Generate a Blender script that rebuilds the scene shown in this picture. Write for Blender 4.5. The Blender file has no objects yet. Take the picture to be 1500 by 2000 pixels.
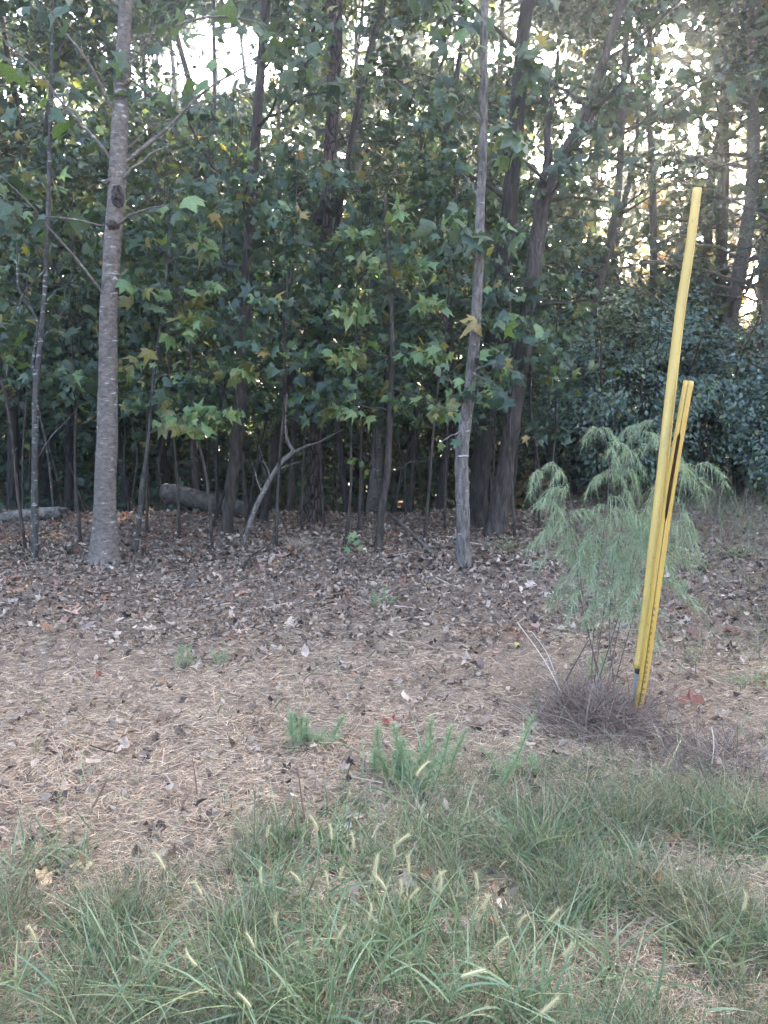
import bpy, math
import numpy as np

# ------------------------------------------------------------------ camera, light, exposure
S = bpy.context.scene
COL = S.collection
rng = np.random.default_rng(11)
R = math.radians

PITCH = R(-7.8)
FPX = 1455.0                      # focal length in pixels of the 1500 x 2000 photograph
CAM = np.array([0.0, 0.0, 1.55])
cam_d = bpy.data.cameras.new('camera')
cam_d.sensor_fit = 'VERTICAL'
cam_d.sensor_height = 32.0
cam_d.lens = 32.0 * FPX / 2000.0
cam_d.clip_start = 0.05
cam_d.clip_end = 2000
cam_o = bpy.data.objects.new('camera', cam_d)
COL.objects.link(cam_o)
cam_o.location = CAM
cam_o.rotation_euler = (R(90) + PITCH, 0, 0)
S.camera = cam_o

SUN_EL, SUN_AZ = R(29), R(29)     # azimuth clockwise from +Y (the view direction)
world = bpy.data.worlds.new('World')
S.world = world
world.use_nodes = True
wn = world.node_tree
wn.nodes.clear()
sky = wn.nodes.new('ShaderNodeTexSky')
sky.sky_type = 'NISHITA'
sky.sun_disc = False
sky.sun_elevation = SUN_EL
sky.sun_rotation = SUN_AZ
sky.dust_density = 6.0
sky.air_density = .8
sky.ozone_density = .25
bg = wn.nodes.new('ShaderNodeBackground')
bg.inputs['Strength'].default_value = 0.15
wo = wn.nodes.new('ShaderNodeOutputWorld')
wn.links.new(sky.outputs[0], bg.inputs[0])
wn.links.new(bg.outputs[0], wo.inputs[0])

sun_d = bpy.data.lights.new('sun', 'SUN')
sun_d.energy = 3.0
sun_d.angle = R(0.5)
sun_d.color = (1.0, 0.86, 0.66)
sun_o = bpy.data.objects.new('sun', sun_d)
COL.objects.link(sun_o)
# a sun lamp shines along its local -Z
sun_o.rotation_euler = (R(90) - SUN_EL, 0, math.pi - SUN_AZ)
sun_o.location = (20, 30, 40)

S.view_settings.view_transform = 'Standard'
S.view_settings.look = 'None'
S.view_settings.gamma = 1.0
S.view_settings.exposure = 4.48
S.view_settings.use_curve_mapping = False
S.render.engine = 'CYCLES'
S.cycles.max_bounces = 6
S.cycles.diffuse_bounces = 4
S.cycles.glossy_bounces = 2
S.cycles.transmission_bounces = 4
S.cycles.use_denoising = True

# ------------------------------------------------------------------ mesh helpers
def nrm(v):
    return v / np.maximum(np.linalg.norm(v, axis=-1, keepdims=True), 1e-9)

class Acc:
    """collects triangles; .V .F .C"""
    def __init__(s): s.v, s.f, s.c, s.n = [], [], [], 0
    def add(s, V, F, C):
        V = np.asarray(V, float).reshape(-1, 3)
        C = np.broadcast_to(np.asarray(C, float), V.shape)
        s.v.append(V); s.f.append(np.asarray(F, int).reshape(-1, 3) + s.n); s.c.append(C); s.n += len(V)
    def mesh(s, name, mat, smooth=True, origin=None):
        V = np.concatenate(s.v); F = np.concatenate(s.f); C = np.concatenate(s.c)
        if origin is not None: V = V - np.asarray(origin)
        return make_mesh(name, V, F, C, mat, smooth)
    def obj(s, name, mat, parent=None, smooth=True, origin=None):
        return link(name, s.mesh(name, mat, smooth, origin), parent)

def make_mesh(name, V, F, C, mat, smooth=True):
    me = bpy.data.meshes.new(name)
    n, m = len(V), len(F)
    me.vertices.add(n)
    me.vertices.foreach_set('co', np.ascontiguousarray(V, np.float32).ravel())
    me.loops.add(3 * m)
    me.loops.foreach_set('vertex_index', np.ascontiguousarray(F, np.int32).ravel())
    me.polygons.add(m)
    me.polygons.foreach_set('loop_start', np.arange(0, 3 * m, 3, dtype=np.int32))
    me.polygons.foreach_set('use_smooth', np.full(m, smooth, dtype=bool))
    me.update(calc_edges=True)
    a = me.color_attributes.new('col', 'FLOAT_COLOR', 'POINT')
    rgba = np.ones((n, 4), np.float32); rgba[:, :3] = C
    a.data.foreach_set('color', rgba.ravel())
    me.materials.append(mat)
    return me

def link(name, data, parent=None):
    o = bpy.data.objects.new(name, data)
    COL.objects.link(o)
    if parent is not None: o.parent = parent
    return o

def tag(o, label=None, cat=None, group=None, kind=None):
    if label: o['label'] = label
    if cat: o['category'] = cat
    if group: o['group'] = group
    if kind: o['kind'] = kind
    return o

def thing(name, label, cat, loc=(0, 0, 0), group=None):
    o = bpy.data.objects.new(name, None)
    o.empty_display_size = 0.1
    COL.objects.link(o)
    o.location = loc
    return tag(o, label, cat, group)

def spline(pts, n):
    """Catmull-Rom through pts (any number of columns), n samples"""
    P = np.asarray(pts, float)
    if len(P) == 2:
        t = np.linspace(0, 1, n)[:, None]
        return P[0] * (1 - t) + P[1] * t
    Q = np.vstack([2 * P[0] - P[1], P, 2 * P[-1] - P[-2]])
    d = np.r_[0, np.cumsum(np.linalg.norm(np.diff(P[:, :3], axis=0), axis=1))]
    s = np.linspace(0, d[-1], n)
    i = np.clip(np.searchsorted(d, s, side='right') - 1, 0, len(P) - 2)
    t = ((s - d[i]) / np.maximum(d[i + 1] - d[i], 1e-9))[:, None]
    p0, p1, p2, p3 = Q[i], Q[i + 1], Q[i + 2], Q[i + 3]
    return 0.5 * ((2 * p1) + (p2 - p0) * t + (2 * p0 - 5 * p1 + 4 * p2 - p3) * t**2 + (3 * p1 - p0 - 3 * p2 + p3) * t**3)

def tube(acc, P, rad, k, col, lump=0.0, seed=0, flare=0.0, cap=True):
    P = np.asarray(P, float); n = len(P)
    rad = np.broadcast_to(np.asarray(rad, float), (n,))
    T = nrm(np.gradient(P, axis=0))
    main = nrm(P[-1] - P[0])
    ref = np.array([0.0, 1.0, 0.0]) if abs(main[2]) > 0.6 else np.array([0.0, 0.0, 1.0])
    if abs(main @ ref) > 0.9: ref = np.array([1.0, 0, 0])
    U = nrm(np.cross(T, ref)); W = np.cross(U, T)
    th = np.linspace(0, 2 * np.pi, k, endpoint=False)
    rr = np.repeat(rad[:, None], k, 1)
    if lump:
        r2 = np.random.default_rng(abs(int(seed)) + 5)
        ph = r2.uniform(0, 6.28, 6)
        s = np.r_[0, np.cumsum(np.linalg.norm(np.diff(P, axis=0), axis=1))][:, None]
        L = 2 * np.mean(rad) * 6.0 + 1e-6
        nn = (np.sin(2 * th + ph[0] + s / L * 1.7) * .5 + np.sin(3 * th + ph[1] - s / L * 2.3) * .35 + np.sin(th + ph[2] + s / L * 6) * .5
              + np.sin(5 * th + ph[3] + s / L * 9) * .2)
        rr = rr * (1 + lump * nn + lump * .5 * r2.normal(size=rr.shape) * .6)
    if flare:
        s = np.r_[0, np.cumsum(np.linalg.norm(np.diff(P, axis=0), axis=1))][:, None]
        rr = rr * (1 + flare * np.exp(-s / (rad[0] * 2.0)) * (1 + .35 * np.sin(4 * th + seed)))
    V = P[:, None, :] + rr[..., None] * (np.cos(th)[:, None] * U[:, None, :] + np.sin(th)[:, None] * W[:, None, :])
    i = np.arange(n - 1)[:, None] * k; j = np.arange(k)[None, :]; j2 = (j + 1) % k
    a, b, c, d = i + j, i + j2, i + k + j2, i + k + j
    F = np.concatenate([np.stack([a, b, c], -1).reshape(-1, 3), np.stack([a, c, d], -1).reshape(-1, 3)])
    V = V.reshape(-1, 3)
    if cap:
        V = np.vstack([V, P[0], P[-1]])
        e = (n - 1) * k; jj = np.arange(k)
        F = np.concatenate([F, np.stack([np.full(k, n * k), (jj + 1) % k, jj], -1), np.stack([np.full(k, n * k + 1), e + jj, e + (jj + 1) % k], -1)])
    acc.add(V, F, col)

def frames(normal, tip):
    z = nrm(normal); y = nrm(tip - z * np.sum(tip * z, -1, keepdims=True)); x = np.cross(y, z)
    return np.stack([x, y, z], -1)          # columns

def scatter(acc, tmpl, pos, M, scale, col):
    tv, tf = tmpl
    N, K = len(pos), len(tv)
    if N == 0: return
    V = np.einsum('nij,kj->nki', M, tv) * np.asarray(scale).reshape(-1, 1, 1) + pos[:, None, :]
    F = tf[None] + (np.arange(N) * K)[:, None, None]
    C = np.repeat(np.broadcast_to(np.asarray(col, float), (N, 3))[:, None, :], K, 1)
    acc.add(V, F, C.reshape(-1, 3))

def ribbons(acc, root, direc, length, width, bend, col, seg=3, bdir=None, taper=True, side=None, col2=None):
    """grass blades and straws: N curved tapering strips"""
    N = len(root)
    if N == 0: return
    direc = nrm(direc)
    if bdir is None:
        a = rng.uniform(0, 2 * np.pi, N); bdir = np.stack([np.cos(a), np.sin(a), np.zeros(N)], -1)
    if side is None:
        side = np.cross(direc, rng.normal(size=(N, 3)))
    side = nrm(side)
    t = np.linspace(0, 1, seg + 1)
    L = np.broadcast_to(np.asarray(length, float), (N,)).reshape(N, 1, 1); B = np.broadcast_to(np.asarray(bend, float), (N,)).reshape(N, 1, 1)
    C = root[:, None] + L * (t[None, :, None] * direc[:, None] + (t**2)[None, :, None] * B * bdir[:, None])
    w = np.broadcast_to(np.asarray(width, float), (N,)).reshape(N, 1)
    prof = (1 - t**1.8) * (0.75 + 0.5 * np.sin(np.pi * np.minimum(t * 1.3, 1))) if taper else np.ones(seg + 1)
    W = (w * np.maximum(prof, 0.05)[None])[..., None] * side[:, None] * 0.5
    V = np.stack([C - W, C + W], 2).reshape(N, -1, 3)
    k = np.arange(seg) * 2
    f = np.concatenate([np.stack([k, k + 1, k + 3], -1), np.stack([k, k + 3, k + 2], -1)])
    F = f[None] + (np.arange(N) * (seg + 1) * 2)[:, None, None]
    c = np.broadcast_to(np.asarray(col, float), (N, 3))[:, None, :]
    if col2 is not None:
        c2 = np.broadcast_to(np.asarray(col2, float), (N, 3))[:, None, :]
        tt = np.repeat(t, 2)[None, :, None]
        cc = c * (1 - tt) + c2 * tt
    else:
        cc = np.repeat(c, (seg + 1) * 2, 1)
    acc.add(V.reshape(-1, 3), F.reshape(-1, 3), cc.reshape(-1, 3))

# smooth value noise in 2D (hash based)
_tab = np.random.default_rng(3).random((256, 256))
def vnoise(x, y):
    xi, yi = np.floor(x).astype(int), np.floor(y).astype(int)
    fx, fy = x - xi, y - yi
    fx, fy = fx * fx * (3 - 2 * fx), fy * fy * (3 - 2 * fy)
    g = lambda a, b: _tab[a & 255, b & 255]
    return (g(xi, yi) * (1 - fx) + g(xi + 1, yi) * fx) * (1 - fy) + (g(xi, yi + 1) * (1 - fx) + g(xi + 1, yi + 1) * fx) * fy
def fbm(x, y): return vnoise(x, y) * .55 + vnoise(x * 2.1 + 7, y * 2.1 + 3) * .3 + vnoise(x * 4.3 + 1, y * 4.3 + 9) * .15

def ground_z(x, y):
    x = np.asarray(x, float); y = np.asarray(y, float)
    near = np.exp(-((x / 14)**2)) * np.exp(-(((y - 6) / 16)**2))
    t = np.clip((y - 10.9 - (fbm(x * .6, 3.3 + 0 * y) - .5) * .8) / 3.0, 0, 1); u = np.clip((.24 - x / np.maximum(y, 1)) / .10, 0, 1)
    drop = .85 * t * t * (3 - 2 * t) * u * u * (3 - 2 * u)        # the wood floor falls away behind its edge
    return (fbm(x * .9, y * .9) - .5) * .10 * near + (fbm(x * 5, y * 5) - .5) * .035 * near - drop

# pixel of the photograph -> ray / ground point / point at depth Y
cp, sp = math.cos(PITCH), math.sin(PITCH)
def ray(px, py):
    dx, dv = (px - 750.0) / FPX, (1000.0 - py) / FPX
    return np.array([dx, cp - dv * sp, sp + dv * cp])
def P(px, py, Y):
    d = ray(px, py); return CAM + d * (Y / d[1])
def G(px, py):
    d = ray(px, py); z = 0.0
    for _ in range(6):
        p = CAM + d * ((z - CAM[2]) / d[2]); z = float(ground_z(p[0], p[1]))
    return p
def at_height(px, py, h):
    d = ray(px, py); return CAM + d * ((h - CAM[2]) / d[2])
def project(p):
    q = np.asarray(p) - CAM
    zf = q[..., 1] * cp + q[..., 2] * sp
    zu = -q[..., 1] * sp + q[..., 2] * cp
    zf = np.where(np.abs(zf) < 1e-3, 1e-3, zf)
    return 750 + FPX * q[..., 0] / zf, 1000 - FPX * zu / zf
def on_ground(x, y, dz=0.0):
    return np.array([x, y, float(ground_z(x, y)) + dz])

# ------------------------------------------------------------------ materials
def nodes(name):
    m = bpy.data.materials.new(name); m.use_nodes = True
    nt = m.node_tree; nt.nodes.clear()
    out = nt.nodes.new('ShaderNodeOutputMaterial')
    return m, nt, out
def N(nt, typ, **kw):
    n = nt.nodes.new(typ)
    for k, v in kw.items(): setattr(n, k, v)
    return n
def mix(nt, fac, a, b, mode='MIX'):
    n = N(nt, 'ShaderNodeMix', data_type='RGBA', blend_type=mode)
    for sock, v in ((n.inputs[0], fac), (n.inputs[6], a), (n.inputs[7], b)):
        if isinstance(v, bpy.types.NodeSocket): nt.links.new(v, sock)
        elif isinstance(v, (int, float)): sock.default_value = v
        else: sock.default_value = (*v, 1)
    return n.outputs[2]
def ramp(nt, fac, lo, hi):
    n = N(nt, 'ShaderNodeMapRange'); nt.links.new(fac, n.inputs[0])
    n.inputs[1].default_value = lo; n.inputs[2].default_value = hi
    return n.outputs[0]
def coords(nt, scale, out='Object'):
    tc = N(nt, 'ShaderNodeTexCoord'); mp = N(nt, 'ShaderNodeMapping')
    mp.inputs['Scale'].default_value = scale
    nt.links.new(tc.outputs[out], mp.inputs[0]); return mp.outputs[0]
def noise(nt, vec, scale, detail=4, rough=.6, dist=0.0):
    n = N(nt, 'ShaderNodeTexNoise'); n.inputs['Scale'].default_value = scale; n.inputs['Detail'].default_value = detail
    n.inputs['Roughness'].default_value = rough; n.inputs['Distortion'].default_value = dist
    if vec is not None: nt.links.new(vec, n.inputs['Vector'])
    return n.outputs[0]

def leaf_mat(name, rough=.5, trans=.35, spec=.4, mottled=True, warm=(1.25, 1.2, .6)):
    m, nt, out = nodes(name)
    at = N(nt, 'ShaderNodeAttribute', attribute_name='col')
    col = at.outputs['Color']
    if mottled:
        f = noise(nt, coords(nt, (1, 1, 1)), 9, 3)
        col = mix(nt, ramp(nt, f, .35, .7), mix(nt, 1.0, col, (.72, .74, .72), 'MULTIPLY'), mix(nt, 1.0, col, (1.22, 1.2, 1.15), 'MULTIPLY'))
    b = N(nt, 'ShaderNodeBsdfPrincipled')
    nt.links.new(col, b.inputs['Base Color']); b.inputs['Roughness'].default_value = rough
    b.inputs['Specular IOR Level'].default_value = spec
    t = N(nt, 'ShaderNodeBsdfTranslucent')
    nt.links.new(mix(nt, 1.0, col, warm, 'MULTIPLY'), t.inputs['Color'])
    mx = N(nt, 'ShaderNodeMixShader'); mx.inputs[0].default_value = trans
    nt.links.new(b.outputs[0], mx.inputs[1]); nt.links.new(t.outputs[0], mx.inputs[2])
    nt.links.new(mx.outputs[0], out.inputs[0])
    return m

def bark_mat(name, dark, light, stretch=.25, fleck=None, fleck_amt=.0, bump=.6, scale=14, plates=False, tone_scale=1.2):
    m, nt, out = nodes(name)
    v = coords(nt, (1, 1, stretch))
    f1 = noise(nt, v, scale, 6, .7, .4)
    f2 = noise(nt, coords(nt, (1, 1, .6)), tone_scale, 3)
    if plates:
        vo = N(nt, 'ShaderNodeTexVoronoi', feature='DISTANCE_TO_EDGE'); vo.inputs['Scale'].default_value = scale * 1.1
        nt.links.new(v, vo.inputs['Vector'])
        f1 = mix(nt, .55, f1, ramp(nt, vo.outputs[0], 0, .18))
    col = mix(nt, ramp(nt, f1, .38, .62), dark, light)
    col = mix(nt, ramp(nt, f2, .35, .7), mix(nt, 1.0, col, (.68, .68, .66), 'MULTIPLY'), mix(nt, 1.0, col, (1.2, 1.18, 1.16), 'MULTIPLY'))
    if fleck is not None:
        ff = noise(nt, coords(nt, (1, 1, 3.4)), 11, 2, .5, .3)
        zone = noise(nt, coords(nt, (1, 1, .8)), 1.6, 2)
        mul = N(nt, 'ShaderNodeMath', operation='MULTIPLY'); nt.links.new(ramp(nt, ff, .66 - fleck_amt, .70 - fleck_amt), mul.inputs[0]); nt.links.new(ramp(nt, zone, .38, .5), mul.inputs[1])
        col = mix(nt, mul.outputs[0], col, fleck)
    b = N(nt, 'ShaderNodeBsdfPrincipled'); nt.links.new(col, b.inputs['Base Color'])
    b.inputs['Roughness'].default_value = .9; b.inputs['Specular IOR Level'].default_value = .2
    bp = N(nt, 'ShaderNodeBump'); bp.inputs['Strength'].default_value = bump; bp.inputs['Distance'].default_value = .035
    nt.links.new(f1, bp.inputs['Height']); nt.links.new(bp.outputs[0], b.inputs['Normal'])
    nt.links.new(b.outputs[0], out.inputs[0])
    return m

def attr_mat(name, rough=.85, spec=.2, nscale=0.0, amp=(.75, 1.2)):
    m, nt, out = nodes(name)
    at = N(nt, 'ShaderNodeAttribute', attribute_name='col'); col = at.outputs['Color']
    if nscale:
        f = noise(nt, coords(nt, (1, 1, 1)), nscale, 4)
        col = mix(nt, ramp(nt, f, .3, .7), mix(nt, 1.0, col, (amp[0],) * 3, 'MULTIPLY'), mix(nt, 1.0, col, (amp[1],) * 3, 'MULTIPLY'))
    b = N(nt, 'ShaderNodeBsdfPrincipled'); nt.links.new(col, b.inputs['Base Color'])
    b.inputs['Roughness'].default_value = rough; b.inputs['Specular IOR Level'].default_value = spec
    nt.links.new(b.outputs[0], out.inputs[0])
    return m

M_LEAF = leaf_mat('broad_leaf', .5, .38)
M_WAXY = leaf_mat('waxy_leaf', .45, .28, .45)
M_GRASS = leaf_mat('grass_blade', .55, .3, .3, False, (1.1, 1.1, .7))
M_STRAW = leaf_mat('straw', .8, .15, .15, False, (1, 1, .9))
M_DRY = leaf_mat('dry_leaf', .75, .18, .25, True, (1.1, .95, .75))
M_FENNEL = leaf_mat('feathery_thread', .7, .3, .2, False, (1.1, 1.1, .8))
M_STEM = attr_mat('dry_stem', .85, .2)
M_BARK_GREY = bark_mat('smooth_grey_bark', (.082, .066, .054), (.175, .145, .122), 1.6, (.30, .285, .26), .02, .8, 20)
M_BARK_LICHEN = bark_mat('lichen_spotted_bark', (.035, .030, .026), (.095, .083, .072), .5, (.25, .25, .225), .045, .8, 24)
M_BARK_PALE = bark_mat('pale_furrowed_bark', (.065, .053, .044), (.205, .178, .155), .28, (.30, .285, .26), -.01, 1.0, 34)
M_BARK_DARK = bark_mat('dark_bark', (.018, .014, .012), (.055, .045, .038), .2, None, 0, 1.0, 26)
M_BARK_PINE = bark_mat('reddish_plated_bark', (.014, .010, .009), (.070, .048, .039), .3, None, 0, 1.0, 20, True)
M_BARK_BROWN = bark_mat('brown_bark', (.024, .018, .015), (.088, .069, .056), .22, None, 0, 1.0, 28)
M_LOG = bark_mat('weathered_log', (.05, .04, .032), (.19, .165, .14), .9, None, 0, 1.0, 14)
M_LOG_DARK = bark_mat('rotting_log', (.022, .017, .014), (.095, .078, .064), .5, None, 0, 1.0, 18)
M_SCAR = bark_mat('black_scar', (.012, .01, .009), (.07, .05, .04), .6, None, 0, 1.0, 40)

# ------------------------------------------------------------------ the ground
xs = np.unique(np.r_[np.linspace(-400, -30, 14), np.linspace(-30, -9, 16), np.linspace(-9, 9, 170), np.linspace(9, 30, 16), np.linspace(30, 400, 14)])
ys = np.unique(np.r_[np.linspace(-300, -8, 14), np.linspace(-8, 1.2, 14), np.linspace(1.2, 7, 95), np.linspace(7, 16, 75), np.linspace(16, 45, 28), np.linspace(45, 600, 14)])
gx, gy = np.meshgrid(xs, ys)
gz = ground_z(gx, gy)
V = np.stack([gx, gy, gz], -1).reshape(-1, 3)
ny, nx = gx.shape
i = (np.arange(ny - 1)[:, None] * nx + np.arange(nx - 1)[None]).ravel()
F = np.concatenate([np.stack([i, i + 1, i + nx + 1], -1), np.stack([i, i + nx + 1, i + nx], -1)])
m_ground, nt, out = nodes('soil_and_thatch')
v = coords(nt, (1, 1, 1))
f_big = noise(nt, v, 1.1, 4); f_mid = noise(nt, v, 9, 5, .7); f_fine = noise(nt, v, 90, 5, .75, 1.0)
c = mix(nt, ramp(nt, f_mid, .35, .65), (.060, .044, .034), (.15, .11, .082))
c = mix(nt, ramp(nt, f_fine, .4, .68), c, (.24, .18, .135))
c = mix(nt, ramp(nt, f_big, .52, .7), c, mix(nt, 1.0, c, (1.05, .82, .68), 'MULTIPLY'))
b = N(nt, 'ShaderNodeBsdfPrincipled'); nt.links.new(c, b.inputs['Base Color']); b.inputs['Roughness'].default_value = .95; b.inputs['Specular IOR Level'].default_value = .1
bp = N(nt, 'ShaderNodeBump'); bp.inputs['Strength'].default_value = .9; bp.inputs['Distance'].default_value = .02
nt.links.new(f_fine, bp.inputs['Height']); nt.links.new(bp.outputs[0], b.inputs['Normal']); nt.links.new(b.outputs[0], out.inputs[0])
tag(link('ground', make_mesh('ground', V, F, (.2, .15, .1), m_ground)), kind='structure')

# ------------------------------------------------------------------ leaf templates (base at origin, tip along +Y, face +Z)
def star_leaf(droop=.25, cup=.2, wav=.05, seed=0, lobe=(1.0, .93, .66), notch=(.50, .44), petiole=.0, teeth=False):
    r = np.random.default_rng(seed)
    ang = [-112, -92, -68, -46, -23, 0, 23, 46, 68, 92, 112]
    rad = [.20, lobe[2], notch[1], lobe[1], notch[0], lobe[0], notch[0], lobe[1], notch[1], lobe[2], .20]
    a = np.radians(np.array(ang) + r.normal(0, 5, 11)); q = np.array(rad) * r.uniform(.84, 1.14, 11)
    x, y = np.sin(a) * q, np.cos(a) * q
    x = np.r_[0, x, 0]; y = np.r_[.10, y, 0.0]
    z = -droop * np.maximum(y, 0)**2 - cup * np.abs(x)**1.6 + r.normal(0, wav, 13); z[0] = .03; z[12] = 0
    Vv = np.stack([x, y, z], -1)
    Ff = [[0, k + 1, k] for k in range(1, 11)] + [[0, 1, 12], [0, 12, 11]]
    if petiole:
        w = .012; k = len(Vv)
        Vv = np.vstack([Vv, [[-w, 0, 0], [w, 0, 0], [w, -petiole, .12 * petiole], [-w, -petiole, .12 * petiole]]])
        Ff += [[k, k + 1, k + 2], [k, k + 2, k + 3]]
    return Vv, np.array(Ff)
def oval_leaf(w=.24, fold=.08, droop=.2, seed=0):
    r = np.random.default_rng(seed)
    Vv = np.array([[0, 0, 0], [w * .8, .28, fold], [w, .58, fold], [0, 1, -.02], [-w, .58, fold], [-w * .8, .28, fold], [0, .45, 0]], float)
    Vv[:, 2] += -droop * Vv[:, 1]**2 + r.normal(0, .02, 7)
    return Vv, np.array([[6, 0, 1], [6, 1, 2], [6, 2, 3], [6, 3, 4], [6, 4, 5], [6, 5, 0]])
def curl(tmpl, amount, axis=0, seed=0):
    """roll a dry leaf about its long or short axis"""
    r = np.random.default_rng(seed)
    Vv = tmpl[0].copy(); c = Vv[:, axis] - (0 if axis == 0 else .45)
    ang = c * amount
    Vv[:, axis] = np.sin(ang) / amount + (0 if axis == 0 else .45); Vv[:, 2] = (1 - np.cos(ang)) / amount + r.normal(0, .05, len(Vv))
    return Vv, tmpl[1]
STAR = [star_leaf(.7, .3, .09, 5, (1, .8, .45), (.62, .5)), star_leaf(.45, .35, .06, 2, (1, .88, .6)), star_leaf(.1, .15, .07, 3, (1, 1, .72), (.55, .48)), star_leaf(.35, .5, .05, 4)]
BROAD = [star_leaf(.25, .25, .05, 21, (1, .95, .8), (.72, .7)), star_leaf(.4, .3, .06, 22, (1, .9, .75), (.76, .68))]
FARLEAF = []
for k_, (w_, f_) in enumerate(((.26, .06), (.34, .1), (.2, .08))):
    FARLEAF.append((np.array([[0, 0, 0], [w_ * .85, .3, f_], [w_, .62, f_ * .6], [.03, 1, -.12], [-w_, .6, f_ * .7], [-w_ * .8, .28, f_]]), np.array([[0, 1, 2], [0, 2, 3], [0, 3, 4], [0, 4, 5]])))
OVAL = [oval_leaf(.24, .07, .15, 1), oval_leaf(.3, .05, .3, 2), oval_leaf(.18, .09, .25, 3)]
DRY = [curl(star_leaf(0, 0, .04, 31), 1.6, 0, 1), curl(star_leaf(0, 0, .05, 32, (1, .9, .7), (.6, .55)), 2.4, 0, 2), curl(oval_leaf(.3, 0, 0, 33), 3.6, 0, 3),
       curl(oval_leaf(.26, 0, 0, 34), 1.5, 1, 4), curl(star_leaf(0, 0, .07, 35, (1, .95, .75), (.7, .65)), 1.3, 1, 5), curl(oval_leaf(.34, 0, 0, 36), 2.2, 1, 6)]

GREENS = {
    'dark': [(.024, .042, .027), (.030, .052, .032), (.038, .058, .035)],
    'mid': [(.045, .074, .042), (.056, .088, .048), (.070, .096, .050)],
    'bright': [(.105, .165, .060), (.125, .180, .066), (.155, .190, .066), (.090, .150, .062)],
    'blue': [(.066, .098, .080), (.082, .118, .098), (.10, .135, .114)],
    'yellow': [(.20, .17, .045), (.16, .15, .05), (.22, .15, .045), (.13, .14, .05)],
    'gold': [(.30, .20, .022), (.32, .165, .02), (.24, .19, .03)],
    'rust': [(.22, .10, .05), (.17, .08, .045)],
}
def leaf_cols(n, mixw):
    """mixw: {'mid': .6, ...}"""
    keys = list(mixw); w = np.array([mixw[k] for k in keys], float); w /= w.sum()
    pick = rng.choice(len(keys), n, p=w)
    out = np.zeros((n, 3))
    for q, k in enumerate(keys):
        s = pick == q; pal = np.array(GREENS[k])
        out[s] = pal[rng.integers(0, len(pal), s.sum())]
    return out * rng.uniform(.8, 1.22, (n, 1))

# openings in the far canopy through which the sky shows (centre and radii as seen from the road)
GAPS = [(440, 110, 120, 80, .98), (360, 60, 40, 50, .9), (330, 140, 70, 60, .9), (560, 260, 70, 70, .75), (700, 90, 55, 70, .85), (700, 250, 60, 80, .6), (590, 110, 60, 110, .6),
        (1000, 90, 50, 60, .7), (870, 90, 60, 50, .5), (60, 190, 60, 60, .6), (30, 120, 40, 40, .6), (130, 230, 60, 60, .45),
        (1290, 110, 80, 60, .8), (1390, 60, 60, 50, .6), (1130, 200, 50, 50, .75), (1270, 270, 120, 60, .8), (1400, 300, 60, 120, .75), (1450, 430, 60, 140, .88), (1340, 470, 60, 60, .85),
        (1260, 520, 60, 50, .9), (1460, 570, 60, 60, .95), (1180, 320, 80, 50, .7), (1350, 180, 60, 60, .7), (1300, 360, 60, 50, .7), (1220, 430, 60, 50, .5),
        (1060, 330, 50, 50, .5), (780, 540, 110, 40, .55), (1170, 740, 60, 35, .75), (1255, 770, 30, 40, .7), (960, 260, 40, 50, .5), (1490, 250, 40, 60, .6), (200, 60, 60, 60, .45)]
def keep_leaf(pos):
    px, py = project(pos)
    n = (fbm(px / 28.0 + 50, py / 28.0 + 50) - .5) * 1.1
    pr = np.zeros(len(pos))
    for cx, cy, rx, ry, s in GAPS:
        d = np.sqrt(((px - cx) / rx)**2 + ((py - cy) / ry)**2) + n
        pr = np.maximum(pr, s * (.84 if cy < 300 and cx < 1000 and cx != 440 else 1) * np.clip((1.15 - d) * 5, 0, 1))
    return rng.random(len(pos)) > pr

# ------------------------------------------------------------------ limbs and foliage
def limb_path(p0, p1, sag=.0, wob=.06, n=7):
    t = np.linspace(0, 1, n)[:, None]
    L = np.linalg.norm(p1 - p0)
    w = rng.normal(0, wob * L, (n, 3)) * np.sin(np.pi * t) * .6
    out_ = p0 + (p1 - p0) * t + w
    out_[:, 2] += sag * L * np.sin(np.pi * t[:, 0])
    return spline(out_, n * 2 if n > 5 else 6)

def leaves_along(path, n, spread, size, t0=.3, droop=.5, toward=(0, -.45, .55)):
    """positions / frames of n leaves on short side twigs of a limb"""
    t = t0 + (1 - t0) * rng.random(n)**.8
    idx = np.clip((t * (len(path) - 1)).astype(int), 0, len(path) - 2)
    base = path[idx] + (path[idx + 1] - path[idx]) * rng.random((n, 1))
    ax = nrm(path[-1] - path[0])
    off = rng.normal(size=(n, 3)); off -= (off @ ax)[:, None] * ax * .6
    cl = rng.normal(0, 1, (max(n // 5, 1), 3))[np.minimum(np.arange(n) // 5, max(n // 5, 1) - 1)]
    off = nrm(off + 1.1 * cl) * (rng.random((n, 1))**.6) * spread * (1.15 - .6 * t[:, None])
    off[:, 2] *= .6
    pos = base + off
    tip = nrm(off + ax * .5 * spread) + rng.normal(0, .35, (n, 3)); tip[:, 2] -= droop * 1.3
    normal = np.array(toward) + rng.normal(0, .8, (n, 3))
    sz = size * np.clip(rng.lognormal(-.08, .32, n), .45, 1.7)
    return pos, frames(normal, tip), sz, base

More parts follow.
